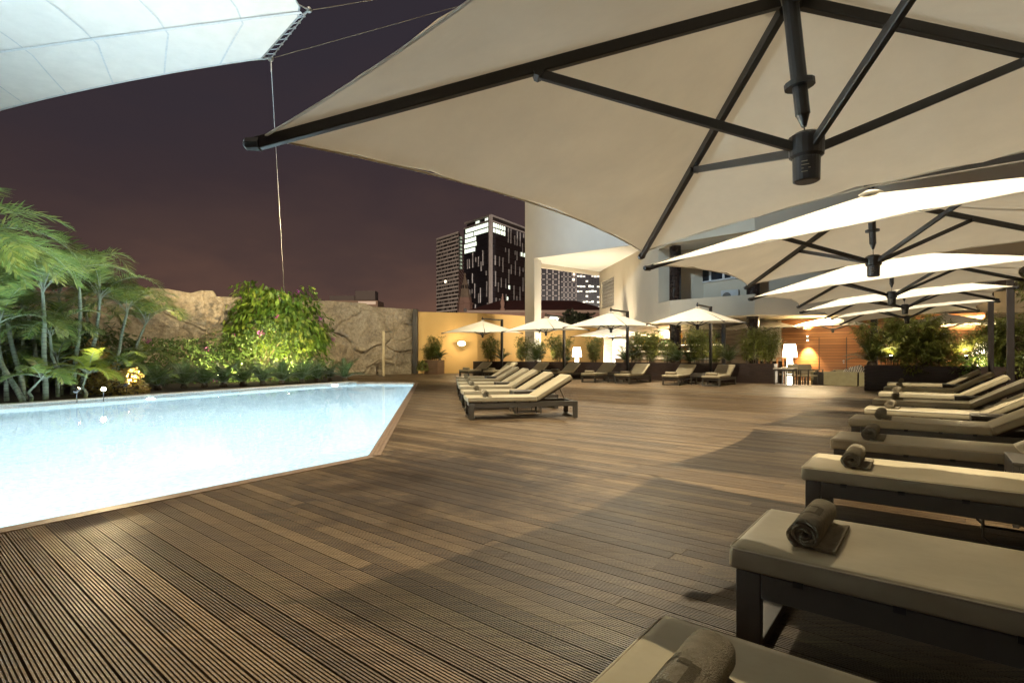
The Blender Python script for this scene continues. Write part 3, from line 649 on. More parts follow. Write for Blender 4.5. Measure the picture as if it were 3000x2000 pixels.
m = MB(); m.prism([q1, q2+Vec((0, .05)), P0, Vec((1.96, 34.8))], 7.205, 7.5); part(m, 'portal_soffit', M_white)
m = MB(); m.wallseg(Vec((1.9, 34.75)), P0, 6.95, 7.2, .25, 1); part(m, 'portal_beam', M_cream)
sd = (Pn-P0).normalized(); sn = Vec((-sd.y, sd.x))
w0, w1 = P0+sd*.45, P0+sd*3.37
m = MB()
for a, b_, z0, z1 in ((P0, w0, 2.95, 12), (w1, Pn, 2.95, 12), (w0, w1, 2.95, 4.45), (w0, w1, 6.4, 12)): m.wallseg(a, b_, z0, z1, .35, 1)
part(m, 'side_wall', M_hotel)
gb = MB(); gm = mat('glass_block', (.30, .29, .26), (.22, .21, .19), rough=.2, scale=9)
gw = part(MB(), 'window', M_hotel); 
for i in range(10):
    for j in range(8):
        c = w0.lerp(w1, (i+.5)/10); gb.box((0, 0, 0), (.262, .1, .215), Matrix.Translation((c.x+sn.x*.12, c.y+sn.y*.12, 4.45+(j+.5)*.244)) @ Matrix.Rotation(atan2(sd.y, sd.x), 4, 'Z'))
bpy.data.objects.remove(gw); part(gb, 'glass_block_window', gm, bevel=.012)
m = MB(); m.wallseg(w0+sn*.2, w1+sn*.2, 4.4, 6.45, .03, 1); part(m, 'window_backing', M_hotel)
# parapet and upper storeys follow the facets
face = [Pn, P1, P2, P3, P4, Vec((34, 8))]
m = MB(); m2 = MB(); m3 = MB()
for a, b_ in zip(face, face[1:]):
    m.wallseg(a, b_, 2.95, 3.87 if a is not P2 else 3.80, .22, 1); m2.wallseg(a, b_, 6.7, 19, .3, 1)
part(m, 'balcony_parapet', M_hotel); part(m2, 'upper_wall', M_hotel)
back = [Pn+Vec((1.55, .15)), P1+Vec((2.25, 1.6)), P2+Vec((.9, 1.9)), P3+Vec((0, 1.7)), P4+Vec((.5, 1.8)), Vec((36, 9))]
m = MB()
for a, b_ in zip(back, back[1:]): m.wallseg(a, b_, 2.95, 7, .25, 1)
m.wallseg(Pn+Vec((.0, -.0)), back[0], 2.95, 6.7, .2, 1)
part(m, 'recess_wall', M_hotel)
m = MB(); m.prism([Vec((7.95, 26.45)), Vec((10.95, 23.66)), Vec((16.6, 24.15)), Vec((26, 20.8)), Vec((33.5, 9)), Vec((44, 9)), Vec((44, 44)), Vec((6.5, 44)), Vec((6.76, 38)), Vec((8.02, 27.6))], 2.96, 3.1); part(m, 'cafe_ceiling', M_cream)
m = MB(); m.prism([Vec((7.95, 26.6)), Vec((10.95, 23.8)), Vec((16.6, 24.3)), Vec((26, 20.9)), Vec((33.5, 9)), Vec((44, 9)), Vec((44, 44)), Vec((8, 44)), Vec((8.02, 27.7))], 6.72, 6.85); part(m, 'upper_ceiling', M_white)
bd = (back[2]-back[1]).normalized(); bn = Vec((bd.y, -bd.x))
for i, (u0, u1) in enumerate(((-.15, .42), (.47, 1.22), (1.27, 1.7), (1.75, 2.3))):
    c0, c1 = back[1]+bd*u0, back[1]+bd*u1; z0, z1 = 5.0, 6.25
    wf = MB()
    for a, b_ in (((c0, z0), (c1, z0)), ((c0, z1), (c1, z1)), ((c0, z0), (c0, z1)), ((c1, z0), (c1, z1))):
        wf.bar((a[0].x+bn.x*.03, a[0].y+bn.y*.03, a[1]), (b_[0].x+bn.x*.03, b_[0].y+bn.y*.03, b_[1]), .07, .07, (bn.x, bn.y, 0))
    wo2 = part(wf, 'window', M_wframe)
    pm = MB().wallseg(c0+bn*.02, c1+bn*.02, z0, z1, .015, -1); part(pm, 'pane', M_glassdark, wo2)
for c in (Vec((8.36, 26.93)), Vec((11.35, 24.75))):
    m = MB().lathe([(.29, -.12), (.29, 6.72)], (c.x, c.y, 0), 28); cc = part(m, 'mosaic_column', M_colm, smooth=False); me = cc.data; uvl = me.uv_layers.new()
    for p in me.polygons:
        for li in p.loop_indices:
            v = me.vertices[me.loops[li].vertex_index].co - HB - Vec((c.x, c.y, 0)); a = atan2(v.y, v.x)
            if a < -pi+.01 and p.center.y-HB.y-c.y > 0: a += 2*pi
            uvl.data[li].uv = (a*.29, v.z)
acp = vp(2140, 862, 25.2)
t = thing('air_conditioner', 'grey air conditioning unit standing behind the balcony parapet', 'air conditioner', (acp.x, acp.y, 3.62), -TH)
MB().box((0, 0, .33), (.8, .32, .62)).build('casing', mat('grey_metal', (.42, .42, .40), rough=.5), t, bevel=.02)
MB().lathe([(.2, 0), (.2, .02), (.05, .03)], (0, 0, 0), 20).build('fan_grille', M_frame, t, M=Matrix.Translation((-.12, -.161, .33)) @ Matrix.Rotation(R(90), 4, 'X'))
MB().box((0, 0, -.19), (.7, .3, .42)).build('stand', M_frame, t)
# ---- cafe under the hotel
t = thing('bar_counter_wall', 'bar back wall with lit shelves behind the far planter', 'bar', (8.5, 30.5, -.12), -TH)
M_barw = mat('bar_wall', (.30, .25, .19), (.16, .13, .10), rough=.7, scale=2, stretch=(1, 1, 6))
MB().box((.6, .3, 1.5), (8.6, .2, 3.04)).build('back_panel', M_barw, t)
MB().box((-2.6, .18, 1.2), (.9, .03, 2.1)).build('lit_panel', M_panelglow, t)
shelf = []
for z in (1.52, 1.87, 2.22): shelf.append(MB().box((1.0, .05, z), (5.4, .28, .035)).build('shelf', M_mast, t))
for z in (1.49, 1.84): MB().box((1.0, .17, z), (5.2, .02, .02)).build('shelf_light', emis('shelf_strip', (1, .8, .5), 4), t)
MB().box((1.0, -1.6, .53), (5.6, .55, 1.06)).build('counter', slatmat('bar_front', (.4, .28, .14), (.3, .2, .1), .2), t)
MB().box((1.0, -1.6, 1.085), (5.8, .7, .05)).build('countertop', M_cream, t)
rb = random.Random(4); bm_ = [mat('bottle_'+n_, c, rough=.08, spec=.8) for n_, c in (('clear', (.5, .5, .45)), ('amber', (.35, .16, .03)), ('green', (.04, .12, .05)), ('gold', (.55, .4, .12)))]
prot = {}
for z in (1.54, 1.89, 2.24):
    x = -1.6
    while x < 3.6:
        k = rb.randrange(4); loc = Vec((8.5, 30.5, -.12)) + A*x + RR*rb.uniform(-.02, .1) + Vec((0, 0, z))
        if k not in prot:
            o = MB().lathe([(.036, 0), (.04, .01), (.04, .17), (.035, .2), (.014, .235), (.013, .3), (.016, .305)], (0, 0, 0), 10).build('bottle', bm_[k], None, smooth=True); prot[k] = o
        else: o = prot[k].copy(); COL.objects.link(o)
        o.location = loc; s_ = rb.uniform(.85, 1.1); o.scale = (s_, s_, s_)
        tag(o, '%s bottle on the lit shelves of the bar' % ('clear', 'amber', 'green', 'gold')[k], 'bottle', 'bottles on the bar shelves'); x += rb.uniform(.11, .26)
t = thing('cafe_wall', 'cedar boarded cafe wall with a flush door', 'wall', (15, 26, -.12), -TH)
MB().box((2.3, .12, 1.53), (7.9, .2, 3.06)).build('cladding', M_cladding, t)
dx = .12
dr = MB().box((dx+.62, .005, 1.06), (1.12, .03, 2.1)).build('door', slatmat('door_cladding', (.36, .16, .055), (.22, .09, .03), .135, .45), t)
for s in (0, 1): MB().box((dx+.045+s*1.15, 0, 1.06), (.025, .04, 2.14)).build('door_gap', M_black, t)
MB().lathe([(.02, 0), (.02, .05), (.045, .055), (.045, .07)], (0, 0, 0), 12).build('handle', M_steel, dr, M=Matrix.Translation((dx+1.08, -.01, 1.0)) @ Matrix.Rotation(R(90), 4, 'X'))
MB().box((dx+1.08, -.015, .9), (.06, .02, .06)).build('lock', M_steel, dr)
t = thing('cafe_wall', 'cream lit cafe wall with a bright doorway behind the bamboo', 'wall', (11.6, 28.6, -.12), -TH)
MB().box((1.3, .1, 1.53), (2.9, .2, 3.06)).build('wall_panel', M_cream, t)
MB().box((.95, -.02, 1.1), (1.5, .03, 2.2)).build('doorway', M_panelglow, t)
MB().box((.1, -.03, 1.5), (.18, .06, 3.0)).build('door_jamb', M_cladding, t)
for k, (u, v, Y, lab) in enumerate(((2365.8, 991, 26.02, 'up and down wall light beside the cafe door'), (2768, 978, 22.70, 'up and down wall light glowing behind the right hand shrubs'))):
    p = vp(u, v, Y); t = thing('wall_light', lab, 'wall light', p, -TH, 'wall lights on the cedar wall')
    MB().lathe([(.05, -.11), (.055, -.1), (.055, .1), (.05, .11)], (0, 0, 0), 16).build('body', M_steel, t)
    MB().lathe([(.045, -.116), (.045, -.112)], (0, 0, 0), 16).build('lens', M_bulb, t); MB().lathe([(.045, .112), (.045, .116)], (0, 0, 0), 16).build('lens', M_bulb, t)
    MB().box((0, .09, 0), (.05, .12, .08)).build('bracket', M_steel, t)
    for s in (-1, 1): light('SPOT', p + Vec((0, 0, .14*s)), 900, (1, .72, .36), spot_size=R(75), spot_blend=.8, shadow_soft_size=.04, aim=p + RR*.06 + Vec((0, 0, s*1.2)))
def floor_lamp(p, lab):
    t = thing('floor_lamp', lab, 'floor lamp', p, 0, 'giant glowing floor lamps of the cafe')
    MB().lathe([(.10, 0), (.11, .02), (.145, .5), (.105, 1.1), (.09, 1.2)], (0, 0, 0), 24).build('stem', M_glow, t, smooth=True)
    MB().lathe([(.29, 1.18), (.27, 1.4), (.235, 1.66), (.22, 1.75)], (0, 0, 0), 28).build('lamp_shade', M_glow, t, smooth=True)
p = vp(2314, 1025, 22.8); floor_lamp((p.x, p.y, -.12), 'giant white glowing floor lamp beside the cafe tables')
p = vp(1690, 1025, 32.6); floor_lamp((p.x, p.y, -.12), 'giant white glowing floor lamp behind the far planter')
p = vp(2874, 1018, 20.4); floor_lamp((p.x, p.y, -.12), 'glowing floor lamp half hidden by the shrubs of the right planter')
def chair_proto():
    t = thing('cafe_chair', '', 'chair', group='cafe chairs')
    MB().box((0, 0, .43), (.5, .48, .07)).build('seat', M_cush, t, bevel=.02)
    MB().box((0, 0, 0), (.48, .06, .42)).build('backrest', M_cush, t, bevel=.02, M=Matrix.Translation((0, .25, .68)) @ Matrix.Rotation(R(-12), 4, 'X'))
    for x in (-.26, .26):
        for y in (-.22, .24): MB().box((x, y, .32), (.035, .035, .64)).build('leg', M_frame, t)
        MB().box((x, .01, .655), (.045, .52, .03)).build('armrest', M_frame, t)
    return t
ch = chair_proto(); cu_ = [0]
for u, Y, rz, lab in ((2385, 22.2, 70, 'cafe chair nearest the cedar door, turned sideways'), (2368, 21.6, 60, 'cafe chair in front, at the right end of the cafe tables'), (2325, 21.9, 10, 'cafe chair between the cafe tables and the glowing lamp'), (2300, 23.2, -120, 'cafe chair behind the tables beside the wooden divider')):
    p = vp(u, 1100, Y); place(ch, cu_, (p.x, p.y, -.12), R(rz)-TH, lab)
def table_proto():
    t = thing('cafe_table', '', 'table', group='cafe tables')
    MB().box((0, 0, .735), (.75, .75, .03)).build('tabletop', M_cream, t, bevel=.004); MB().box((0, 0, .68), (.7, .7, .08)).build('apron', M_frame, t)
    for x in (-.33, .33):
        for y in (-.33, .33): MB().box((x, y, .32), (.05, .05, .64)).build('leg', M_frame, t)
    return t
tb_ = table_proto(); tbu2 = [0]
for u, Y, lab in ((2301, 20.9, 'cafe table at the left, next to the planter end'), (2322, 22.6, 'cafe table beside the giant glowing lamp'), (2341, 24.0, 'rear cafe table near the cedar wall')):
    p = vp(u, 1100, Y); place(tb_, tbu2, (p.x, p.y, -.12), -TH, lab)
def sofa(p, rz, wd, lab, arms=(1, 1)):
    t = thing('sofa', lab, 'sofa', p, rz, 'cafe sofas')
    MB().box((0, 0, .14), (wd, .85, .22)).build('frame', M_frame, t, bevel=.01)
    MB().box((0, .02, .33), (wd-.16, .78, .16)).build('seat_cushion', M_cush, t, bevel=.04)
    MB().box((0, -.40, .33), (wd, .10, .56)).build('backrest', mat('khaki_leather', (.40, .36, .2), rough=.5), t, bevel=.02)
    for s in (-1, 1):
        if arms[0 if s < 0 else 1]: MB().box((s*(wd/2-.05), .05, .32), (.1, .8, .5)).build('armrest', M_frame, t, bevel=.01)
    return t
p = vp(2466, 1115, 21.3); sofa((p.x, p.y, -.12), -TH, 1.15, 'khaki sofa seen from behind, left of the dark planter')
p2 = p + A*1.2; sofa((p2.x, p2.y, -.12), -TH, 1.15, 'khaki sofa seen from behind, half hidden by the dark planter')
p = vp(2416, 1110, 21.9); sofa((p.x, p.y, -.12), pi/2-TH-pi, .8, 'small armchair with dark cushion beside the khaki sofas')
p = vp(2510, 1095, 23.3); sofa((p.x, p.y, -.12), pi-TH, 1.9, 'cream sofa facing the deck with striped cushions on it')
m_, nt, b, o = nodes('zebra_fabric'); wv_ = N(nt, 'ShaderNodeTexWave', Scale=5, Distortion=5); tcn = N(nt, 'ShaderNodeTexCoord'); L(nt, tcn.outputs['Object'], wv_.inputs['Vector'])
rz_ = ramp(nt, wv_.outputs['Fac'], [(.45, (.03, .025, .02)), (.55, (.6, .55, .45))]); L(nt, rz_.outputs[0], b.inputs['Base Color']); M_zebra = m_
for k, (u, v, Y, ro, s, lab) in enumerate(((2484, 1091, 22.6, 25, .26, 'dark patterned cushion leaning in the cafe sofa'), (2508, 1085, 22.5, -15, .40, 'large striped cushion on the cream cafe sofa'), (2527, 1086, 22.4, 20, .36, 'striped cushion on the cream cafe sofa beside the dark planter'))):
    p = vp(u, v, Y); vs_ = []
    m = MB().box((0, 0, 0), (s*1.25, .14, s)); o = m.build('cushion', M_zebra, None, bevel=.06); o.location = p; o.rotation_euler = (R(-20), R(ro), -TH); tag(o, lab, 'cushion')
p = vp(2268, 1076, 23.5); t = thing('room_divider', 'low wooden lattice divider behind the planter end', 'divider', (p.x, p.y, -.12), -TH)
MB().box((0, 0, 1.13), (1.35, .22, .04)).build('top_rail', M_cladding, t)
for i in range(6): MB().box((-.62+i*.25, 0, .55), (.05, .2, 1.1)).build('post', M_cladding, t)
MB().box((0, .06, .5), (1.3, .02, 1.0)).build('back_panel', M_mast, t)
for u, Y, wd, hh, lab in ((2120, 25.5, .16, 2.75, 'dark square timber post left of the doorway'), (2561, 20.4, .22, 2.75, 'dark square timber post at the left end of the shrubs')):
    p = vp(u, 1040, Y); m = MB().box((0, 0, hh/2), (wd, wd, hh)); o = m.build('timber_post', M_mast, None, bevel=.01); o.location = (p.x, p.y, -.1); o.rotation_euler = (0, 0, -TH); tag(o, lab, 'post', 'timber posts of the cafe')
# ================================================================ PLANTERS
def planter(p, q, depth, h, lab, z0=0.0, m=None, cap=True):
    """boarded box from p to q along its front, going back"""
    p, q = Vec((p[0], p[1], 0)), Vec((q[0], q[1], 0)); d = q-p; rz = atan2(d.y, d.x); l = d.length
    t = thing('planter', lab, 'planter', (p.x, p.y, z0), rz, 'timber planters'); m = m or M_plant_box
    nb = round(h/.115); bh = h/nb
    for (c, dim) in (((l/2, .02, 0), (l, .04)), ((l/2, depth-.02, 0), (l, .04)), ((.02, depth/2, 0), (.04, depth-.09)), ((l-.02, depth/2, 0), (.04, depth-.09))):
        s = MB()
        for i in range(nb): s.box((c[0], c[1], bh*(i+.5)), (dim[0], dim[1], bh-.008))
        s.build('board_side', m, t)
    MB().box((l/2, depth/2, h/2-.03), (l-.1, depth-.1, h-.08)).build('soil', M_soil, t)
    return t
M_pb = mat('planter_stain', (.05, .03, .021), (.026, .016, .012), rough=.45, scale=3, stretch=(1, 1, 9), bump=.2, bscale=30)
fpl, fpr = gp(1386, 1099.5), gp(2267.6, 1123.7)
pf = planter(fpl, fpr, 1.0, .8, 'long low dark planter box behind the far row of loungers', m=M_pb)
nz_ = (fpr-fpl).normalized(); nzn = Vec((-nz_.y, nz_.x, 0))
t = thing('notice_plate', 'small white notice on the end of the long planter', 'sign', fpr + nzn*.5 + nz_*.006 + Vec((0, 0, .62)), atan2(nz_.y, nz_.x))
MB().box((0, 0, 0), (.006, .26, .2)).build('plate', M_wframe, t); MB().box((.004, -.06, .01), (.004, .02, .14)).build('mark', M_black, t)
rp0 = gp(2532, 1144.5); planter(rp0, rp0 + A*6.0, 1.3, .82, 'dark planter box with shrubs at the right end of the deck', m=M_pb)
lp0, lp1 = gp(1243, 1096), gp(1281.5, 1096.5)
planter((lp0.x, lp0.y), (lp1.x, lp1.y), .95, .85, 'small planter box in front of the ochre wall', m=mat('planter_brown', (.17, .10, .06), (.10, .06, .035), rough=.5, scale=3, stretch=(1, 1, 9)))
f0, f1 = ar(2.25, 20.5), ar(2.25, 2.0)
fr_ = planter((f0.x, f0.y), (f1.x, f1.y), 1.0, 1.42, 'tall boarded fence planter behind the right row of loungers', m=M_fence)
# shower post
sp_ = gp(1124, 1101.5); t = thing('shower_post', 'slim pale shower post in front of the rock wall', 'shower', (sp_.x, sp_.y, 0))
MB().box((0, 0, 1.23), (.11, .11, 2.46)).build('post', mat('pale_post', (.62, .52, .34), rough=.5), t, bevel=.006)
MB().bar((.05, 0, 2.42), (.42, -.05, 2.45), .03, .03).build('arm', M_frame, t); MB().lathe([(.09, 0), (.09, .02), (.03, .05)], (.42, -.05, 2.38), 14).build('shower_head', M_steel, t)
MB().lathe([(.35, 0), (.35, .02)], (.15, -.3, 0), 24).build('tray', M_frame, t)
# ================================================================ PLANTS
def rdir(r): 
    a = r.uniform(0, 2*pi); z = r.uniform(-1, 1); q = sqrt(1-z*z); return Vec((q*cos(a), q*sin(a), z))
def blade(m, p, d, l, w, nrm=None, droop=0, fold=.0):
    """leaf blade: tapering two-segment strip"""
    d = d.normalized(); s = d.cross(nrm if nrm is not None else Vec((0, 0, 1)))
    if s.length < 1e-3: s = d.cross(Vec((1, 0, 0)))
    s.normalize(); mid = p + d*(l*.45) + Vec((0, 0, -droop*l*.15)); tip = p + d*l + Vec((0, 0, -droop*l*.55))
    m.add([p - s*w*.2, p + s*w*.2, mid + s*w*.5, tip, mid - s*w*.5], [(0, 1, 2, 4), (4, 2, 3)])
def frond(lm, rm, p, az, el, ln, curl, ll, n=34, wid=.035, vang=.5, rw=.014, start=.16, side=0, droop=.5, r=random):
    pts = []; pos = Vec(p); st = 14; h = Vec((cos(az), sin(az), 0)); sd = Vec((-h.y, h.x, 0)); azz = az
    for i in range(st+1):
        pts.append(pos.copy()); t = i/st; e = el - curl*t**1.25; hh = Vec((cos(azz), sin(azz), 0)); azz += side/st
        pos = pos + (hh*cos(e) + Vec((0, 0, sin(e))))*(ln/st)
    rm.tube(pts, [rw*(1-.8*i/st) for i in range(st+1)], 4)
    for k in range(n):
        t = start + (1-start)*(k+.5)/n; i = min(st-1, int(t*st)); f = t*st-i; q = pts[i].lerp(pts[i+1], f); fw = (pts[i+1]-pts[i]).normalized(); ss = fw.cross(Vec((0, 0, 1))); 
        if ss.length < .05: ss = sd
        ss.normalize(); up = ss.cross(fw)
        l = ll*(sin(pi*min(1, .12+t*.86))**.6)*r.uniform(.9, 1.08)
        for s in (-1, 1):
            d = ss*s + fw*(.45+.5*t) + up*vang*r.uniform(.7, 1.2); blade(lm, q, d, l, wid*r.uniform(.8, 1.15), up, droop*r.uniform(.6, 1.5))
def palm(base, top, lab, seed, nf=11, fl=2.1, ll=.6, lm=None, el=(50, 82), curl=1.9, rad=.055, faces=None, name='areca_palm', group='areca palms in the planting bed', wid=.032):
    r = random.Random(seed); t = thing(name, lab, 'palm', base, 0, group); b = Vec((0, 0, 0)); tp = Vec(top)-Vec(base)
    pts = [b.lerp(tp, i/8) + Vec((.06*sin(i*.8+seed), .05*sin(i*.6), 0))*(i/8) for i in range(9)]
    ln = tp.length; rp_, rr2 = [], []; k = 0; edges = []
    while k < ln:
        f = min(7.999, k/ln*8); i = int(f); c = pts[i].lerp(pts[i+1], f-i); w_ = rad*(1.15-.35*f/8)
        g = min(r.uniform(.09, .14), ln-k+.001); d = (pts[i+1]-pts[i]).normalized()
        rp_ += [c, c+d*.012, c+d*.016]; rr2 += [w_*1.06, w_*1.05, w_]; k += g
    rp_.append(pts[-1]); rr2.append(rad*.8)
    tk = MB().tube(rp_, rr2, 10).build('trunk', M_trunk, t, smooth=True); tk.data.materials.append(M_ring)
    for p_ in tk.data.polygons:
        if len(p_.vertices) == 4 and (p_.index//10) % 3 == 0: p_.material_index = 1
    lmesh, rmesh = MB(), MB(); top_ = pts[-1]; up = (pts[-1]-pts[-2]).normalized()
    rmesh.tube([top_ - up*.1, top_ + up*.5], [rad*.85, rad*.5], 8)
    for i in range(nf):
        az = faces[i % len(faces)] + r.uniform(-.3, .3) if faces else i*2*pi/nf*1.0 + r.uniform(-.35, .35)
        frond(lmesh, rmesh, top_ + up*(.3+.2*r.random()), az, R(r.uniform(*el)), fl*r.uniform(.8, 1.15), curl*r.uniform(.7, 1.15), ll*r.uniform(.85, 1.1), 36, wid, .55, .014, .2, r.uniform(-.4, .4), .6, r)
    rmesh.build('leaf_stalks', M_trunk, t); lmesh.raw('crown', lm or M_palm, t); return t
def cycad_mesh(seed, n=26, ln=.75, lm=None, ll=.16):
    r = random.Random(seed); l, s = MB(), MB()
    for i in range(n):
        frond(l, s, (0, 0, .12), i*2.4+r.uniform(-.2, .2), R(r.uniform(25, 80)), ln*r.uniform(.8, 1.15), r.uniform(.7, 1.3), ll, 26, .018, .35, .007, .1, r.uniform(-.2, .2), .15, r)
    return l, s
cyp = []
def cycad(loc, lab, k=0, sc=1.0, rz=0, group=None):
    while len(cyp) <= k:
        j = len(cyp); l, s = cycad_mesh(40+j*7, 24+2*j, .78+.06*j); cyp.append((l.raw('fronds', M_cycad), s.build('stalks', M_trunk), MB().lathe([(.09, 0), (.11, .06), (.07, .15)], (0, 0, 0), 10).build('stem', M_bark)))
        for q in cyp[-1]: COL.objects.unlink(q)
    t = thing('cycad', lab, 'cycad', loc, rz, group); t.scale = (sc, sc, sc)
    for q in cyp[k]: c = q.copy(); COL.objects.link(c); c.parent = t; c.name = q.name.split('.')[0]
    return t
def bamboo_mesh(seed, n=16, hgt=1.5, spread=.38, leaves=2100, ll=.13):
    r = random.Random(seed); st, lf = MB(), MB(); cul = []
    for i in range(n):
        a = r.uniform(0, 2*pi); q = spread*sqrt(r.random())*.6; b = Vec((q*cos(a), q*sin(a)*.7, 0)); h = hgt*r.uniform(.55, 1.08)
        lean = Vec((cos(a), sin(a), 0))*r.uniform(.1, .5)*spread*1.6
        pts = [b + lean*((k/7)**1.8) + Vec((0, 0, h*k/7*(1-.06*(k/7)**3))) for k in range(8)]
        st.tube(pts, [.009*(1-.7*k/7) for k in range(8)], 5); cul.append(pts)
    for i in range(leaves//7):
        pts = cul[r.randrange(n)]; f = 7*(.18+.82*r.random()**.8); k = min(6, int(f)); p = pts[k].lerp(pts[k+1], f-k)
        a = r.uniform(0, 2*pi); tw = Vec((cos(a), sin(a), r.uniform(-.1, .7))); l = r.uniform(.06, .30); e = p + tw*l
        st.add([p, p+Vec((.003, 0, 0)), e], [(0, 1, 2)])
        for j in range(7):
            q = p.lerp(e, r.uniform(.35, 1)); d = tw + rdir(r)*.8; d.z -= .25; blade(lf, q, d, ll*r.uniform(.6, 1.25), .019*r.uniform(.7, 1.3), Vec((r.uniform(-.5, .5), r.uniform(-.5, .5), 1)), .6)
    return lf, st
bp_ = []
def bamboo(loc, lab, k, sc=1.0, rz=0, group=None, sx=1):
    cfg = [(1, 18, 1.6, .48, 5200), (2, 24, 1.75, .66, 8200), (3, 14, 1.35, .40, 3800), (4, 30, 2.0, 1.0, 13000)]
    while len(bp_) <= k:
        c = cfg[len(bp_)]; l, s = bamboo_mesh(*c); bp_.append((l.raw('foliage', M_bamboo), s.build('stems', M_bark)))
        for q in bp_[-1]: COL.objects.unlink(q)
    t = thing('bamboo', lab, 'bamboo', loc, rz, group); t.scale = (sc*sx, sc*sx, sc)
    for q in bp_[k]: c = q.copy(); COL.objects.link(c); c.parent = t; c.name = q.name.split('.')[0]
    return t
def bush(name, loc, lab, size, n, ll, lw, m, seed, hang=.5, group=None, cat='shrub', lump=.3, flowers=0, zmin=0, depthfill=.35):
    r = random.Random(seed); t = thing(name, lab, cat, loc, 0, group); lf, st = MB(), MB(); sx, sy, sz = size; ps = []
    for i in range(n):
        d = rdir(r); d.z = abs(d.z)*1.0 if r.random() < .8 else d.z*.3
        k = 1 + lump*mn.fractal(Vec((d.x*1.6+seed, d.y*1.6, d.z*1.6)), .9, 2, 4) ; k *= 1 - depthfill*r.random()**2
        # squared-off silhouette
        q = (abs(d.x)**2.6+abs(d.y)**2.6+abs(d.z)**2.6)**(-1/2.6)
        p = Vec((d.x*sx*q*k, d.y*sy*q*k, max(zmin, d.z*sz*q*k)))
        o = (Vec((d.x, d.y, d.z*.4)) + rdir(r)*.7); o.z -= hang*r.uniform(.4, 1.6)
        blade(lf, p, o, ll*r.uniform(.6, 1.25), lw*r.uniform(.7, 1.25), Vec((d.x, d.y, .7)) + rdir(r)*.4, .3); ps.append((p, d))
    for i in range(40):
        p, d = ps[r.randrange(n)]; st.tube([Vec((p.x*.15, p.y*.15, 0)), Vec((p.x*.5, p.y*.5, p.z*.6)), p], [.02, .012, .004], 5)
    st.build('branches', M_bark, t); lf.raw('foliage', m, t)
    for i in range(flowers):
        fm = MB(); p, d = r.choice([x for x in ps if x[1].y < .1]); p = p + Vec((d.x, d.y, 0))*.1
        for j in range(26): blade(fm, p + rdir(r)*r.uniform(.02, .16), rdir(r), .06, .05, rdir(r), 0)
        fm.raw('flower_cluster', M_flower, t)
    return t
# palms of the bed (positions surveyed on the soil)
def bedp(u, Y, z=0): return Vec(((u-CX)/F*Y, Y, z))
palm(bedp(73, 13.6), bedp(22, 14.0, H+105*14/F), 'areca palm with a pale ringed trunk leaning left, at the left edge', 1, 11, 1.9)
palm(bedp(134, 13.4), bedp(127, 13.8, H+140*13.8/F), 'areca palm with a straight upright ringed trunk', 2, 11, 2.1, el=(45, 85))
palm(bedp(212, 15.2), bedp(238, 15.4, H+165*15.4/F), 'tallest areca palm with high arching fronds against the night sky', 3, 11, 2.1, el=(50, 85), curl=2.2)
palm(bedp(232, 15.6), bedp(298, 16.2, H+130*16.2/F), 'areca palm with a thick trunk leaning right behind the bright spotlight', 4, 11, 2.1, curl=2.0)
palm(bedp(308, 16.6), bedp(372, 17.2, H+92*17.2/F), 'areca palm with a slender trunk leaning right, fourth trunk before the rock wall', 5, 11, 1.9, curl=2.1)
palm(bedp(362, 17.8), bedp(416, 18.4, H+58*18.4/F), 'small areca palm leaning right in front of the rock wall', 6, 11, 1.6, curl=2.2)
palm(bedp(70, 12.6), bedp(-20, 13.2, H+20*13/F), 'short areca palm leaning out of the left edge', 8, 11, 1.6)
palm(bedp(185, 17.5), bedp(180, 17.8, H+140*17/F), 'areca palm standing in shade behind the upright one', 9, 11, 2.0)
palm(bedp(60, 17.5), bedp(70, 18, H+170*17.5/F), 'tall yellowish areca palm at the back of the left group', 10, 11, 2.4, el=(40, 80), lm=M_palmy)
palm(Vec((-12.6, 11.3, 0)), Vec((-11.9, 10.9, 2.9)), 'large drooping palm overhanging the left edge of the photo', 11, 20, 2.7, ll=.75, faces=[-1.2, -.8, -.4, 0, .3, .7, 1.1, 1.6], el=(20, 72), curl=1.9, rad=.09, wid=.05, name='palm', group=None)
palm(bedp(250, 14.2), bedp(250, 14.3, .32), 'low yellow green young palm lit by the spotlight', 12, 10, 1.0, ll=.36, lm=M_palmy, rad=.035, el=(20, 80), name='young_palm', group=None)
palm(bedp(90, 12.9), bedp(92, 12.95, .3), 'low young palm with broad dark fronds at the pool coping', 13, 9, .95, ll=.34, rad=.035, el=(15, 75), name='young_palm', group=None)
palm(bedp(330, 16.0), bedp(335, 16.1, .5), 'young palm with small fronds behind the bright spotlight', 14, 10, 1.0, ll=.3, rad=.03, el=(15, 80), name='young_palm', group=None)
palm(bedp(180, 15.0), bedp(182, 15.1, .6), 'dark young palm filling the shade between the trunks', 15, 12, 1.4, ll=.4, rad=.04, el=(10, 80), name='young_palm', group=None)
palm(bedp(20, 15.2), bedp(20, 15.3, .8), 'dark young palm at the left edge behind the leaning trunks', 16, 12, 1.6, ll=.45, rad=.04, el=(10, 80), name='young_palm', group=None)
palm(bedp(110, 16.2), bedp(92, 16.5, 2.2), 'areca palm of medium height filling the gap behind the left trunks', 41, 11, 2.0, el=(25, 80))
palm(bedp(270, 18.5), bedp(262, 18.7, 2.5), 'areca palm with spreading fronds in front of the rock wall, behind the tallest one', 42, 11, 2.1, el=(25, 80))
palm(bedp(170, 14.3), bedp(160, 14.4, 1.3), 'short areca palm with a leafy crown between the trunks', 43, 11, 1.7, ll=.45, el=(15, 80), rad=.045)
palm(bedp(20, 13.0), bedp(0, 13.1, 1.6), 'short leafy areca palm at the very left edge', 44, 11, 1.8, ll=.5, el=(15, 80), rad=.045)
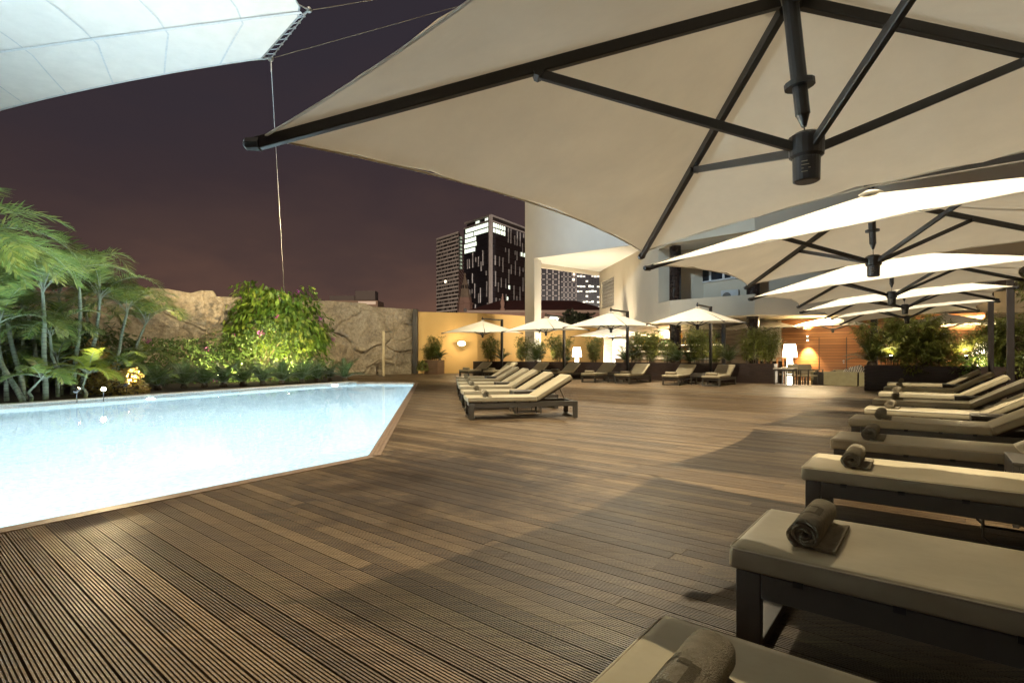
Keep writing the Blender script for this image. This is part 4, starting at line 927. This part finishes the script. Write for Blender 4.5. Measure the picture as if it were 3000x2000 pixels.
palm(bedp(395, 18.2), bedp(402, 18.4, .7), 'young palm arching between the shrub and the last leaning trunk', 45, 10, 1.2, ll=.35, rad=.03, el=(20, 80), name='young_palm', group=None)
# bougainvillea, creepers, shrubs
bush('bougainvillea', Vec((-11.3, 25.2, 1.45)), 'big bright green bougainvillea draped over the rock wall', (2.35, 1.2, 2.75), 4800, .26, .15, M_boug, 21, hang=1.3, cat='bougainvillea', flowers=11, zmin=-1.2, lump=.4)
bush('creeper', Vec((-11.6, 23.9, 0)), 'dense dark creeper below the bougainvillea', (2.6, 1.4, 2.3), 6500, .12, .08, M_ivy, 22, hang=.7, cat='creeper', flowers=5)
bush('creeper', Vec((-14.4, 22.6, 0)), 'low dark creeper bank between the palms and the bougainvillea', (2.7, 1.4, 1.65), 6000, .12, .08, M_ivy, 23, hang=.6, cat='creeper', flowers=6)
bush('shrub', Vec((-16.2, 20.4, 0)), 'leafy green shrub beside the last leaning palm', (1.5, 1.0, 1.3), 2600, .13, .09, M_ivy, 24, hang=.5)
bush('shrub', Vec((-18.6, 21.0, 0)), 'dark shrub at the foot of the rock wall behind the palms', (2.4, 1.2, 2.2), 4200, .16, .1, M_ivy, 25, hang=.5)
bush('croton', bedp(268, 16.4, .25), 'orange tinted croton among the palm trunks', (.5, .45, 1.35), 700, .17, .07, M_croton, 26, hang=.5, cat='croton')
bush('croton', bedp(352, 15.6, 0), 'yellow croton glowing right of the bright spotlight', (.75, .5, .75), 900, .13, .07, M_croton, 27, hang=.2, cat='croton')
bush('shrub', bedp(165, 18.5, .4), 'dark leafy mass behind the palm trunks', (2.4, 1.0, 2.0), 4200, .22, .09, M_cycad, 28, hang=.6)
bush('shrub', bedp(40, 19.5, .4), 'dark leafy mass behind the palms at the left edge', (2.8, 1.0, 2.4), 4200, .22, .09, M_cycad, 29, hang=.6)
def broadleaf(loc, lab, seed, n=12, l=.62):
    r = random.Random(seed); t = thing('broad_leaf_plant', lab, 'plant', loc, 0, 'broad leaved plants in the bed'); lf, st = MB(), MB()
    for i in range(n):
        a = i*2.4 + r.uniform(-.3, .3); d = Vec((cos(a), sin(a), 0)); h = r.uniform(.35, .8); b = d*r.uniform(.1, .3)+Vec((0, 0, h)); st.tube([(0, 0, 0), b*.5+Vec((0, 0, .1)), b], [.015, .01, .007], 5)
        s = Vec((-d.y, d.x, 0)); ll = l*r.uniform(.7, 1.1); k = 8; vs = []
        for j in range(k+1):
            u = j/k; wd = .16*sin(pi*min(1, u*.93+.05))**.8; c = b + d*(ll*u) + Vec((0, 0, .25*ll*u - .45*ll*u*u)); vs += [c - s*wd + Vec((0, 0, .05*wd/.16)), c, c + s*wd + Vec((0, 0, .05*wd/.16))]
        lf.add(vs, [f for j in range(k) for f in ((j*3, j*3+3, j*3+4, j*3+1), (j*3+1, j*3+4, j*3+5, j*3+2))])
    st.build('stalks', M_trunk, t); lf.raw('leaves', M_broad, t)
broadleaf(bedp(480, 19.2), 'broad leaved plant with big pale green leaves in front of the creeper', 31)
broadleaf(bedp(420, 18.4), 'broad leaved plant half hidden between shrub and cycads', 32, 9, .5)
broadleaf(bedp(345, 17.4), 'broad leaved plant lit from below behind the bright spotlight', 33, 8, .5)
cyc = [(420, 16.6, .9), (462, 17.1, 1.1), (540, 18.0, 1.15), (600, 18.4, 1.1), (655, 18.8, 1.2), (712, 19.4, 1.2), (770, 19.8, 1.25), (826, 20.5, 1.2), (885, 21.2, 1.25), (930, 22.0, 1.2), (966, 23.2, 1.05), (1010, 22.9, 1.15)]
for i, (u, Y, s) in enumerate(cyc):
    cycad(bedp(u, Y), 'dark cycad in the row along the pool coping, number %s from the left' % (ORD + ['eleventh', 'last'])[i], i % 3, s, i*1.7, 'cycads along the pool coping')
# garden spotlights
def spike(p, lab, power, glow=60, aim=(0, 1, 1.2), size=95):
    t = thing('garden_spotlight', lab, 'spotlight', p, 0, 'spike spotlights in the bed'); p = Vec(p)
    MB().tube([(0, 0, 0), (0, 0, .26)], .012, 6).build('spike', M_black, t)
    d = Vec(aim).normalized(); c = Vec((0, 0, .3))
    MB().tube([c-d*.07, c+d*.05], [.04, .05], 12).build('housing', M_black, t)
    MB().tube([c+d*.051, c+d*.056], .045, 12).build('lens', emis('spot_lens', (1, .80, .45), glow), t)
    light('SPOT', p + c + d*.09, power, (1, .76, .40), spot_size=R(size), spot_blend=.7, shadow_soft_size=.04, aim=p + c + d*3)
spike(bedp(225, 12.75), 'small spike spotlight on a short stake at the left', 800, 60, (.1, .9, .75), 78)
spike(bedp(303, 13.1), 'very bright spike spotlight near the pool coping', 1800, 400, (.6, -.75, .15), 125)
spike(bedp(370, 15.2, .0), 'spike spotlight hidden under the yellow croton', 1100, 60, (.3, .8, 1))
spike(bedp(640, 20.6), 'spike spotlight glowing behind the cycads, the left one', 1600, 60, (.1, .6, 1.1), 165)
spike(bedp(845, 22.6), 'spike spotlight glowing behind the cycads, the right one', 2000, 60, (-.2, .5, 1.2), 165)
spike(bedp(700, 21.0), 'spike spotlight between the two glowing cycads', 1200, 60, (-.4, .6, 1.0), 165)
# planter plants
def onpl(u, back=.5, z=.72):                # point on the far planter under photo column u
    k = (u-CX)/F; q = fpl + nzn*back; tt = (k*q.y - q.x)/(nz_.x - k*nz_.y); p = q + nz_*tt; return Vec((p.x, p.y, z))
gB = 'bamboo clumps in the long planter'; gC = 'cycads in the long planter'
for i, (u, k, s) in enumerate(((1440, 2, 1.12), (1532, 0, .92), (1575, 2, .95), (1640, 1, .88), (1738, 0, .85), (1862, 0, .98), (1905, 1, .93), (1955, 2, .85), (2052, 1, 1.0), (2098, 2, .8), (2200, 0, 1.0), (2245, 1, .92))):
    bamboo(onpl(u, .5+.1*(i % 3)), 'bamboo clump in the long planter, number %d counted from the left' % (i+1), k, s, i*1.3, gB)
for i, (u, s) in enumerate(((1470, 1.0), (1570, 1.05), (1660, .8), (1832, 1.15), (1985, 1.05), (2020, .9), (2135, 1.15))):
    cycad(onpl(u, .4), 'cycad in the long planter, %s from the left' % ORD[i], i % 3, s, i*2.1, gC)
bamboo((lp0+lp1)/2 + Vec((-.22, .5, .76)), 'trailing bamboo at the left of the small planter', 2, .8, 1, None)
bamboo((lp0+lp1)/2 + Vec((.2, .5, .76)), 'upright bamboo in the middle of the small planter', 0, .98, 2, None)
cycad((lp0+lp1)/2 + Vec((.5, .35, .8)), 'cycad hanging over the right side of the small planter', 1, .9, 1)
bush('shrub', (lp0+lp1)/2 + Vec((-.5, -.05, .3)), 'trailing shrub spilling over the small planter', (.32, .25, .55), 420, .12, .05, M_bamboo, 61, hang=1)
# right planter
for i, (a, bk, k, s) in enumerate(((.55, .6, 1, 1.0), (1.15, .7, 1, 1.08), (1.75, .75, 0, .95), (2.35, .6, 1, .72), (3.0, .7, 2, .95), (3.55, .7, 1, .98), (4.2, .8, 0, 1.0), (4.8, .8, 1, .9), (5.4, .7, 1, 1.0))):
    bamboo(rp0 + A*a + RR*bk + Vec((0, 0, .72)), 'bamboo clump in the dark right planter, %s from the left' % ORD[i], k, s, i*1.9, 'bamboo in the right planter', 1.15)
cycad(rp0 + A*.15 + RR*.35 + Vec((0, 0, .78)), 'cycad overhanging the left corner of the right planter', 1, 1.15, .5)
for i, a in enumerate((1.5, 2.7, 3.9)): bush('shrub', rp0 + A*a + RR*.45 + Vec((0, 0, .62)), 'low leafy shrub in the right planter, %s one from its left corner' % ORD[i], (.65, .4, .6), 1100, .12, .05, M_broad if i == 1 else M_bamboo, 70+i, hang=.3)
for i, (a, pw) in enumerate(((.7, 90), (2.5, 190), (4.3, 110))): spike(rp0 + A*a + RR*.12 + Vec((0, 0, .78)), 'small spotlight added to light up the shrubs of the right planter, %s from its left corner' % ORD[i], pw, 40, (.1, .35, 1), 130)  # spotlights added to brighten the planter foliage
light('POINT', rp0 + A*2.75 + RR*.35 + Vec((0, 0, .98)), 40, (1, .8, .4), shadow_soft_size=.05)
for i, u in enumerate((1500, 1615, 1770, 1930, 2075, 2220)): light('POINT', onpl(u, -.05, 1.25), 14, (1, .82, .5), shadow_soft_size=.1)
for i, (r_, k, s) in enumerate(((18.6, 3, 1.05), (16.2, 3, 1.1), (14.2, 3, 1.15), (12.2, 3, 1.2), (10.2, 3, 1.2), (8.2, 3, 1.15))):
    bamboo(ar(2.75, r_, 1.3), 'tall bushy bamboo above the boarded fence, %s from the far end' % ORD[i], k, s, i*1.1, 'bamboo above the boarded fence')
palm(ar(2.6, 13.2, 1.3), ar(2.6, 13.2, 1.7), 'young palm arching over the boarded fence', 77, 11, 1.3, ll=.4, rad=.03, el=(20, 80), name='young_palm', group=None)
# ================================================================ CITY BEYOND THE WALL
M_tower = mat('tower_cladding', (.018, .018, .022), (.010, .010, .013), rough=.35, scale=.2)
M_slab = mat('tower_slab', (.30, .27, .25), (.24, .215, .20), rough=.8, scale=.2)
M_fin = mat('tower_fin', (.42, .41, .40), rough=.6, scale=.2)
M_wdark = mat('night_window', (.012, .011, .012), (.03, .026, .022), rough=.2, scale=.3)
def plan(pts): return [Vec(((u-CX)/F*Y, Y)) for u, Y in pts]
def tower_lab(name, lab, p, cat='tower'): return thing(name, lab, cat, (p.x, p.y, -2.2))
# residential slab tower
fp = plan(((1278, 425), (1343.5, 400), (1359, 440))); fp.append(fp[0]+fp[2]-fp[1]); o_ = fp[1]; t = tower_lab('apartment_tower', 'slim apartment tower with pale floor slabs, left of the dark office tower', o_)
loc = [p-o_ for p in fp]; hT = 97; MB().prism([p*.985+Vec((0, .3)) for p in loc], 0, hT-1.5).build('body', M_wdark, t)
nfl = 33; sl = MB()
for i in range(nfl+1): sl.prism([p*1.0 for p in loc], i*hT/nfl-.55, i*hT/nfl+.5)
sl.build('floor_slabs', M_slab, t)
pr = MB(); rnd = random.Random(9)
for i in range(nfl):
    for k in range(14):
        if rnd.random() < .55: q = loc[1].lerp(loc[0], (k+rnd.random()*.7)/14); pr.box((q.x, q.y-.05, (i+.5)*hT/nfl), (.5, .4, hT/nfl-1))
pr.build('balcony_screens', mat('balcony_screen', (.10, .09, .08), rough=.8), t)['kind'] = 'stuff'
cw = MB()
for i in range(nfl-9, nfl): q = loc[1].lerp(loc[2], .35); cw.box((q.x, q.y, (i+.5)*hT/nfl), (2.4, 2.5, 1.3))
cw.build('lit_corner_windows', emis('corner_light', (.8, 1, .7), .28), t)
for f, k, s in ((20.3, .45, 1.3), (6.2, .9, .8), (1.6, .55, 1.1), (1.8, .92, 1.2)):
    q = loc[0].lerp(loc[1], k); MB().box((q.x, q.y-.35, (f+.5)*hT/nfl), (1.6*s, .4, 1.6*s)).build('lit_window', emis('flat_light', (1, .82, .55), 2.0), t)
# dark office tower with fins
fp = plan(((1359, 352), (1436.5, 330), (1560, 372))); fp.append(fp[0]+fp[2]-fp[1]); o_ = fp[1]; t = tower_lab('office_tower', 'dark office tower with pale fins and brightly lit top floors', o_)
loc = [p-o_ for p in fp]; hT = 2.2+H+392*330/F; MB().prism(loc, 0, hT).build('body', M_tower, t)
MB().prism([p*1.015+Vec((0, -.6)) for p in loc], hT, hT+1.0).prism([p*.99 for p in loc], hT+3.7, hT+4.6).build('roof_frame', M_slab, t)
MB().prism([p*.93+Vec((.6, 2.2)) for p in loc], hT+1.0, hT+3.7).build('penthouse', M_wdark, t)
def onf(f, k, out=.3): a, b_ = loc[1], loc[f]; q = a.lerp(b_, k); d = (b_-a).normalized(); n_ = Vec((d.y, -d.x)); n_ = n_ if n_.dot(Vec((0, -1))) > 0 else -n_; return q + n_*out, atan2(d.y, d.x)
def fbox(m, f, k0, k1, z0, z1, th=.5, out=.15):
    p, a = onf(f, (k0+k1)/2, out); l = (loc[f]-loc[1]).length*(k1-k0); m.box((0, 0, 0), (l, th, z1-z0), Matrix.Translation((p.x, p.y, (z0+z1)/2)) @ Matrix.Rotation(a, 4, 'Z'))
m = MB(); 
for f in (0, 2): fbox(m, f, 0, .045 if f == 0 else .03, 0, hT+4, 1.0, .2)
m.build('corner_pier', M_slab, t)
fl = 3.36; rnd = random.Random(12); nF = int(hT/fl); m = MB(); ml = MB()
for f, cols in ((0, 9), (2, 13)):
    for c in range(cols):
        i = 0
        while i < nF:
            if rnd.random() < .42:
                n_ = rnd.choice((1, 2, 2, 3)); k = .07 + (c+rnd.uniform(.2, .8))*.93/cols; z = hT-(i+n_)*fl
                if not ((f == 0 and i < 5) or (f == 2 and i < 3 and k < .3)): fbox(m, f, k-.004*(1 if f == 2 else 1.6), k+.004*(1 if f == 2 else 1.6), z, z+n_*fl-.5, .7, .3)
                i += n_
            i += 1
    for i in range(nF): fbox(ml, f, .04, 1, hT-i*fl-.25, hT-i*fl, .3, .05)
m.build('fins', M_fin, t)['kind'] = 'stuff'; ml.build('floor_lines', M_wdark, t)
def lit(f, i, ks): 
    m = MB()
    for k0, k1 in ks: fbox(m, f, k0, k1, hT-(i+1)*fl+.5, hT-i*fl-.35, .3, .12)
    m.build('lit_windows', M_white_emit, t)
def row(a, b_, n_): return [(a+(b_-a)*j/n_+.011, a+(b_-a)*(j+1)/n_-.011) for j in range(n_)]
lit(0, 0, row(.06, .93, 13)); lit(0, 1, row(.06, .60, 8)+row(.62, .95, 5)); lit(0, 2, row(.52, .95, 6)); lit(0, 3, row(.5, .98, 7)); lit(0, 4, row(.55, .97, 5))
lit(2, 0, row(.05, .33, 6)); lit(2, 1, row(.05, .33, 5)); lit(2, 4, row(.68, .84, 2))
m = MB(); 
for f, ks in ((0, ((.03, .25), (.45, .6))), (2, ((.03, .22), (.55, .78)))): 
    for k0, k1 in ks: 
        for a, b_ in row(k0, k1, 4): fbox(m, f, a, b_, hT+1.3, hT+3.2, .3, -1.2)
m.build('lit_penthouse_windows', M_white_emit, t)
for i, k in ((11.2, .40), (13.5, .36), (16, .34)): lit(2, i, ((k, k+.03),))
fbox_m = MB()
# church spire
p = plan(((1362, 120),))[0]; t = tower_lab('church_tower', 'pale church tower with tapering spire in front of the office tower', p)
sc_ = 120/F; z_ = lambda v: 2.2+H+(CY-v)*sc_
M_pink = mat('pink_render', (.34, .24, .20), (.28, .19, .16), rough=.85, scale=.3)
M_stone = mat('spire_stone', (.30, .26, .20), (.22, .19, .15), rough=.85, scale=.5)
MB().lathe([(1.75, 0), (1.75, z_(891)), (1.95, z_(890)), (1.95, z_(887)), (1.6, z_(886)), (1.45, z_(872))], (0, 0, 0), 8).build('belfry', M_pink, t)
MB().lathe([(1.45, z_(872)), (1.3, z_(868)), (.95, z_(848)), (.98, z_(846)), (.8, z_(845)), (.78, z_(836)), (.9, z_(835)), (.55, z_(826)), (.3, z_(815)), (.2, z_(808)), (.28, z_(806)), (.05, z_(799))], (0, 0, 0), 8).build('spire', M_stone, t)
m = MB()
for k in range(8): a = k*pi/4+pi/8; m.box((0, 0, 0), (.12, .3, (848-838)*-0+.8), Matrix.Translation((.80*cos(a), .80*sin(a), z_(841))) @ Matrix.Rotation(a, 4, 'Z'))
m.build('lantern_openings', M_tower, t)
m = MB(); m.lathe([(.42, 0), (.42, .1)], (0, 0, 0), 14); m.build('window', M_tower, t, M=Matrix.Translation((.25, -1.68, z_(910))) @ Matrix.Rotation(R(90), 4, 'X'))
# red roofed colonial building
t = thing('colonial_building', 'low pink building with dark red hipped roof beyond the ochre wall', 'building', (0, 106, -2.2)); x0, x1 = -8.5, 19.5
ze, zr = 2.2+H+(CY-910)*106/F, 2.2+H+(CY-880)*112/F
MB().box(((x0+x1)/2, 6, ze/2), (x1-x0, 12, ze)).build('wall', M_pink, t)
MB().add([(x0-.6, -.6, ze), (x1+.6, -.6, ze), (x1+.6, 12.6, ze), (x0-.6, 12.6, ze), (x0+6, 6, zr), (x1-6, 6, zr)], [(0, 1, 5, 4), (2, 3, 4, 5), (1, 2, 5), (3, 0, 4), (3, 2, 1, 0)]).build('roof', mat('red_roof', (.075, .022, .016), (.05, .016, .012), rough=.8, scale=.8), t)
MB().box(((x0+x1)/2, -.4, ze-.2), (x1-x0+1.0, .6, .5)).build('cornice', mat('pale_trim', (.4, .33, .28), rough=.8), t)
MB().lathe([(.5, 0), (.5, .4), (.35, .6), (.5, 1.6), (.2, 2.4), (.25, 2.6), (.03, 3.3)], (-1.9, -.5, ze), 8).build('pinnacle', M_pink, t)
m = MB(); vs = [(0, 0, 0)]; 
for k in range(17): a = pi*k/16; vs.append((1.0*cos(a), 0, 1.0*sin(a)))
vs2 = [(x, y+.1, z) for x, y, z in vs]
m.add([(x+8.4, y-.16, z+ze-1.9) for x, y, z in vs+vs2], [tuple(range(18)), tuple(range(35, 17, -1))]+[(i, i+1, 19+i, 18+i) for i in range(17)]); m.build('arched_window', emis('arch_light', (.85, 1, .85), 1.2), t)
MB().box((8.4, -.12, ze-2.9), (2.0, .1, 1.9)).build('lit_window', emis('arch_light', (.85, 1, .85), .9), t)
# towers seen through the portal
for nm_, lab, us, Y0, Y1, vt, kind in (('apartment_tower', 'dim balconied tower seen through the portal, on its left', (1570, 1640), 300, 300, 745, 0), ('apartment_tower', 'darker narrow tower in the middle of the portal opening', (1642, 1689), 310, 312, 760, 0), ('office_tower', 'glass office tower with many lit floors seen through the portal', (1690, 1765), 320, 322, 792, 1)):
    a, b_ = plan(((us[0], Y0),))[0], plan(((us[1], Y1),))[0]; d = b_-a; nn = Vec((-d.y, d.x)).normalized()*20; t = tower_lab(nm_, lab, a); hh = 2.2+H+(CY-vt)*Y0/F; l_ = [Vec((0, 0)), d, d+nn, nn]
    MB().prism(l_, 0, hh).build('body', M_tower, t); m = MB(); nf_ = int(hh/3.1); ang = atan2(d.y, d.x); W_ = d.length; rnd = random.Random(nm_+lab)
    X_ = Matrix.Rotation(ang, 4, 'Z')
    if kind == 0:
        for i in range(nf_):
            for k in range(4): m.box((W_*(k+.3)/4, -.3, i*3.1), (W_/4*.42, 1.0, .5), X_)
            for k in range(4): m.box((W_*(k+.86)/4, -.1, i*3.1+1.5), (W_/4*.2, .3, 2.4), X_)
        m.build('balconies', M_slab, t)
        for i in range(nf_):
            if rnd.random() < .12: MB().box((W_*rnd.random(), -.15, i*3.1+1.6), (1.2, .2, 1.4), X_).build('lit_window', M_warm_emit, t)
    else:
        for i in range(nf_): m.box((W_/2, -.1, i*3.1), (W_, .3, .5), X_)
        for k in range(10): m.box((W_*k/9, -.12, hh/2), (.18, .3, hh), X_)
        m.build('mullions', M_tower, t)
        for i in range(nf_):
            e_ = MB(); n_ = 0
            for k in range(9):
                if rnd.random() < (.75 if i % 3 else .35): e_.box((W_*(k+.5)/9, -.04, i*3.1+1.6+rnd.uniform(0, .5)), (W_/9*.8, .1, rnd.uniform(.5, 1.3)), X_); n_ += 1
            if n_: e_.build('lit_floor', emis('floor_light', (1, .95, .68), rnd.choice((.35, .6, 1.1))), t)
p = plan(((1030, 210),))[0]; t = tower_lab('distant_building', 'low distant apartment block just above the rock wall', p, 'building'); M_far = mat('far_block', (.32, .25, .20), rough=.9)
MB().box((0, 5, 12.6), (21, 10, 25.2)).build('wall', M_far, t); MB().box((-4, 4, 26.2), (10, 7, 1.9)).box((5, 4, 27.2), (8, 5, 4)).build('roof_blocks', mat('far_roof', (.16, .15, .15), rough=.9), t)
MB().box((6.2, -.2, 24.2), (7, .3, 1.2)).build('lit_band', emis('far_light', (1, .6, .3), .12), t)
bush('tree', Vec((11.8, 96, 3.0)), 'dark rounded tree seen through the portal in front of the pink building', (4.2, 3, 5.6), 3000, .9, .5, M_darkleaf, 81, hang=.4, cat='tree')
bush('tree', Vec((7.0, 92, 2.0)), 'small dark tree at the foot of the portal post', (1.8, 2, 5.0), 1200, .8, .4, M_darkleaf, 82, hang=.4, cat='tree')
# ================================================================ SHADE SAIL
c0, c1 = vp(793, 172, 12.0), vp(905, 30, 10.3); cA = Vec((-16.5, 15.2, 7.7)); cB = Vec((-15, 3.5, 7.2)); cC = Vec((-.6, 8.2, 8.4)); cD = Vec((-4, 1, 7.6))
t = thing('shade_sail', 'big white shade sail stretched over the pool with seam tapes and lacing', 'shade sail', c0)
def sailpt(u, v):                            # u along the pool edge from the corner, v towards the viewer
    a = (c0 + Vec((-.28, .03, -.03))).lerp(cA, u); b_ = c1.lerp(cC, min(1, .0)) if False else c1.lerp(cD, v); 
    e0 = (c0 + Vec((-.28, .03, -.03))).lerp(cA, u); e1 = cC.lerp(cB, u) if False else cD.lerp(cB, u)
    l0 = (c0 + Vec((-.25, 0, 0))).lerp(cD, v); q = e0.lerp(e1, v); bow = u*(1-u)
    return q + Vec((0, 0, -.5*v*(1-v)*1.2)) + Vec((0, -.9*bow*(1-v), .25*bow*(1-v)))
def sailpt2(u, v):
    left = cA.lerp(cB, v)
    # right border: corner -> second corner -> beyond the frame
    k = .22
    right = (c0 + Vec((-.2, -.03, -.02))).lerp(c1 + Vec((-.16, .06, -.02)), v/k) if v < k else (c1 + Vec((-.16, .06, -.02))).lerp(cC, (v-k)/(1-k)*1.0)
    if v >= k: right = (c1 + Vec((-.16, .06, -.02))).lerp(Vec((-7.5, 2.5, 7.6)), (v-k)/(1-k)) + Vec((1.0, .9, .15))*(4*(v-k)/(1-k)*(1-(v-k)/(1-k))) + Vec((.5, -.6, .1))*max(0, 1-abs((v-k)/(1-k)-.12)/.12)*0
    q = right.lerp(left, u); bow = u*(1-u); return q + Vec((0, -1.1*bow*(1-v)**2, -.7*bow*v*(1-v)*4*.35))
nu, nv = 40, 24; vs = [sailpt2(i/nu, j/nv) for i in range(nu+1) for j in range(nv+1)]
fs = [(i*(nv+1)+j, (i+1)*(nv+1)+j, (i+1)*(nv+1)+j+1, i*(nv+1)+j+1) for i in range(nu) for j in range(nv)]
o = MB().add([v-c0 for v in vs], fs).raw('cloth', M_sail, t)
for p in o.data.polygons: p.use_smooth = True
def seam(pts, w, nm_):
    m = MB(); q = []
    for i, p in enumerate(pts):
        d = (pts[min(i+1, len(pts)-1)]-pts[max(0, i-1)]).normalized(); s = d.cross(Vec((0, 0, 1))).normalized(); q += [p - s*w/2 - c0 + Vec((0, 0, -.012)), p + s*w/2 - c0 + Vec((0, 0, -.012))]
    m.add(q, [(i*2, i*2+1, i*2+3, i*2+2) for i in range(len(pts)-1)]).raw(nm_, M_sailseam, o)
seam([sailpt2(i/30, .225+.03*i/30) for i in range(31)], .07, 'seam_tape'); 
for u in (.10, .24, .38, .52, .66): seam([sailpt2(u + .05*(j/14)*(1-j/14)*2 - .07*(j/14), j/14*.98) for j in range(15)], .035, 'seam_tape')
seam([sailpt2(i/30, .004) for i in range(31)], .05, 'hem_tape'); 
MB().tube([sailpt2(.0, j/20)-c0 for j in range(21)], .018, 6).tube([sailpt2(i/30, 0)-c0 for i in range(31)], .016, 6).build('edge_rope', M_steel, o)
hw = MB(); c_ = Vec((0, 0, 0))
hw.lathe([(.05, -.05), (.07, 0), (.05, .05)], (0, 0, 0), 12).tube([(0, 0, 0), sailpt2(0, .01)-c0], .014, 6).tube([(0, 0, 0), sailpt2(.03, .0)-c0], .014, 6).tube([(0, 0, -.05), (.004, .02, -.3)], .014, 6)
hw.tube([(0, 0, 0), c1-c0], .012, 6); hw.lathe([(.04, -.04), (.06, 0), (.04, .04)], c1-c0, 12).tube([c1-c0, sailpt2(0, .20)-c0], .012, 6).tube([c1-c0, sailpt2(0, .26)-c0], .012, 6)
hw.build('corner_shackles', M_steel, t)
for j in range(1, 9): p = sailpt2(0, .22*j/9)-c0; q = Vec((0, 0, 0)).lerp(c1-c0, j/9); MB().tube([p, q], .009, 5).lathe([(.02, -.02), (.028, 0), (.02, .02)], q, 8).build('lacing', M_steel, t)
m = MB().tube([Vec((0, 0, 0)), Vec((-11.35, 26.3, 3.6))-c0], .008, 6); m.build('anchor_cable', M_steel, t)
m = MB().tube([Vec((.08, 0, .02)), Vec((1.5, 14, H+1110/F*14))-c0], .007, 6); m.build('guy_rope', M_rope, t)
m = MB().tube([c1-c0+Vec((.06, 0, 0)), Vec((1.2, 12.5, H+1130/F*12.5))-c0], .007, 6); m.build('guy_rope', M_rope, t)
# ================================================================ LIGHTS
M_lens = emis('pool_lamp', (.85, .97, 1), 40)
def pool_light(p, d, lab, power):
    t = thing('pool_light', lab, 'pool light', p, 0, 'underwater lights of the pool'); d = Vec(d).normalized()
    MB().tube([d*.004, d*.03], .10, 20).build('rim', M_steel, t); MB().tube([d*.031, d*.04], .08, 20).build('lens', M_lens, t)
    light('SPOT', Vec(p) + d*.12 , power, (.93, .975, 1), spot_size=R(150), spot_blend=.7, shadow_soft_size=.08, aim=Vec(p) + d*3 + Vec((0, 0, -.3)))
fe = (cu[1]-cu[0]).normalized(); fnn = Vec((fe.y, -fe.x, 0))
for k, (u, v) in enumerate(((370, 1176), (915, 1135))):
    p = gp(u, v, -.2); w0_ = cu[0] if u < 700 else cu[1]; e_ = (cu[1]-cu[0] if u < 700 else cu[2]-cu[1]).normalized(); s_ = (p-w0_).dot(e_); p = w0_ + e_*s_; p.z = -.24
    pool_light(p, Vec((e_.y, -e_.x, 0)), ['bright underwater light on the far pool wall, the left one', 'bright underwater light on the far pool wall, the right one'][k], 28000)
p = cu[0] - fe*5; p.z = -.42; pool_light(p, fnn, 'underwater light on the far pool wall beyond the left edge', 32000)
for k, s_ in enumerate((-5.0, -2.2, .4, 2.6)):
    p = near_a + nd*s_; p.z = -.42; pool_light(p + Vec((-nd.y, nd.x, 0))*.012, Vec((-nd.y, nd.x, 0)), 'underwater light on the near pool wall, %s from the left' % ORD[k], 30000)
ee = (far_c-near_b).normalized()
for k, s_ in enumerate((4.0, 10.5)):
    p = near_b + ee*s_; p.z = -.42; nn_ = Vec((-ee.y, ee.x, 0)); pool_light(p + nn_*.012, nn_, 'added underwater light on the slanting right pool wall, the %s one' % ('nearer', 'farther')[k], 10000)  # unseen lamps added here to even out the pool's far right
# unseen floodlights, most read from cast shadows; far-row and facade ones added
def flood(target, frm, dist, power, col, size, blend, soft=.12):
    d = Vec(frm).normalized(); light('SPOT', Vec(target) + d*dist, power, col, spot_size=R(size), spot_blend=blend, shadow_soft_size=soft, aim=target)
flood((6.3, 10.2, 0), (-.53, -.70, 2.1), 36, 96000, (1, .86, .64), 42, 1)
flood((3.2, 23.4, 2.0), (-.25, -.40, 2.0), 36, 90000, (1, .86, .64), 24, .8)  # extra flood added to brighten the far umbrellas
flood((.6, 3.4, 0), (-.19, .485, 1.0), 28, 13000, (1, .83, .56), 34, 1, .15)
flood((1.5, 14, 0), (.2, .85, 1.0), 34, 26000, (1, .84, .58), 60, .5)
flood((-9.5, 27, 2), (.36, -.62, .62), 30, 21000, (1, .84, .50), 42, .7)
flood((9, 28, 9), (-.50, -.62, .36), 38, 32000, (.62, .83, 1), 30, .8, .4)  # cool flood added to lift the hotel front
# spots added to brighten the city buildings, in place of street light
light('SPOT', (-80, 200, 2), 1300000, (1, .80, .62), spot_size=R(80), spot_blend=.6, shadow_soft_size=2, aim=(-20, 360, 55))
light('SPOT', (90, 190, 2), 900000, (1, .86, .74), spot_size=R(80), spot_blend=.6, shadow_soft_size=2, aim=(25, 340, 55))
light('SPOT', (-45, 120, 2), 150000, (1, .72, .5), spot_size=R(60), spot_blend=.6, shadow_soft_size=2, aim=(-62, 215, 24))
light('SPOT', (8, 140, 3), 420000, (1, .84, .70), spot_size=R(75), spot_blend=.6, shadow_soft_size=2, aim=(12, 320, 45))
light('SPOT', (-4, 55, 10), 60000, (1, .74, .55), spot_size=R(100), spot_blend=.6, shadow_soft_size=1, aim=(-3, 110, 8))
# cafe and bar
def area(p, power, col, sx, sy, aim):
    o = light('AREA', p, power, col, aim=aim); o.data.shape = 'RECTANGLE'; o.data.size = sx; o.data.size_y = sy
for p, pw in ((Vec((9.0, 29.2, 2.85)), 1400), (Vec((14.2, 24.6, 2.85)), 560), (Vec((19, 21.6, 2.85)), 700)): area(p, pw, (1, .78, .45), 1.5, 1.0, p - Vec((0, 0, 3)))
p = Vec((4.5, 33.0, .1)); area(p, 800, (1, .86, .62), 1.5, .5, Vec((5, 34, 7)))
for u, Y in ((2314, 22.4), (1690, 32.2), (2874, 20.0)): light('POINT', Vec(((u-CX)/F*Y, Y, 1.2)), 45, (1, .8, .5), shadow_soft_size=.2)
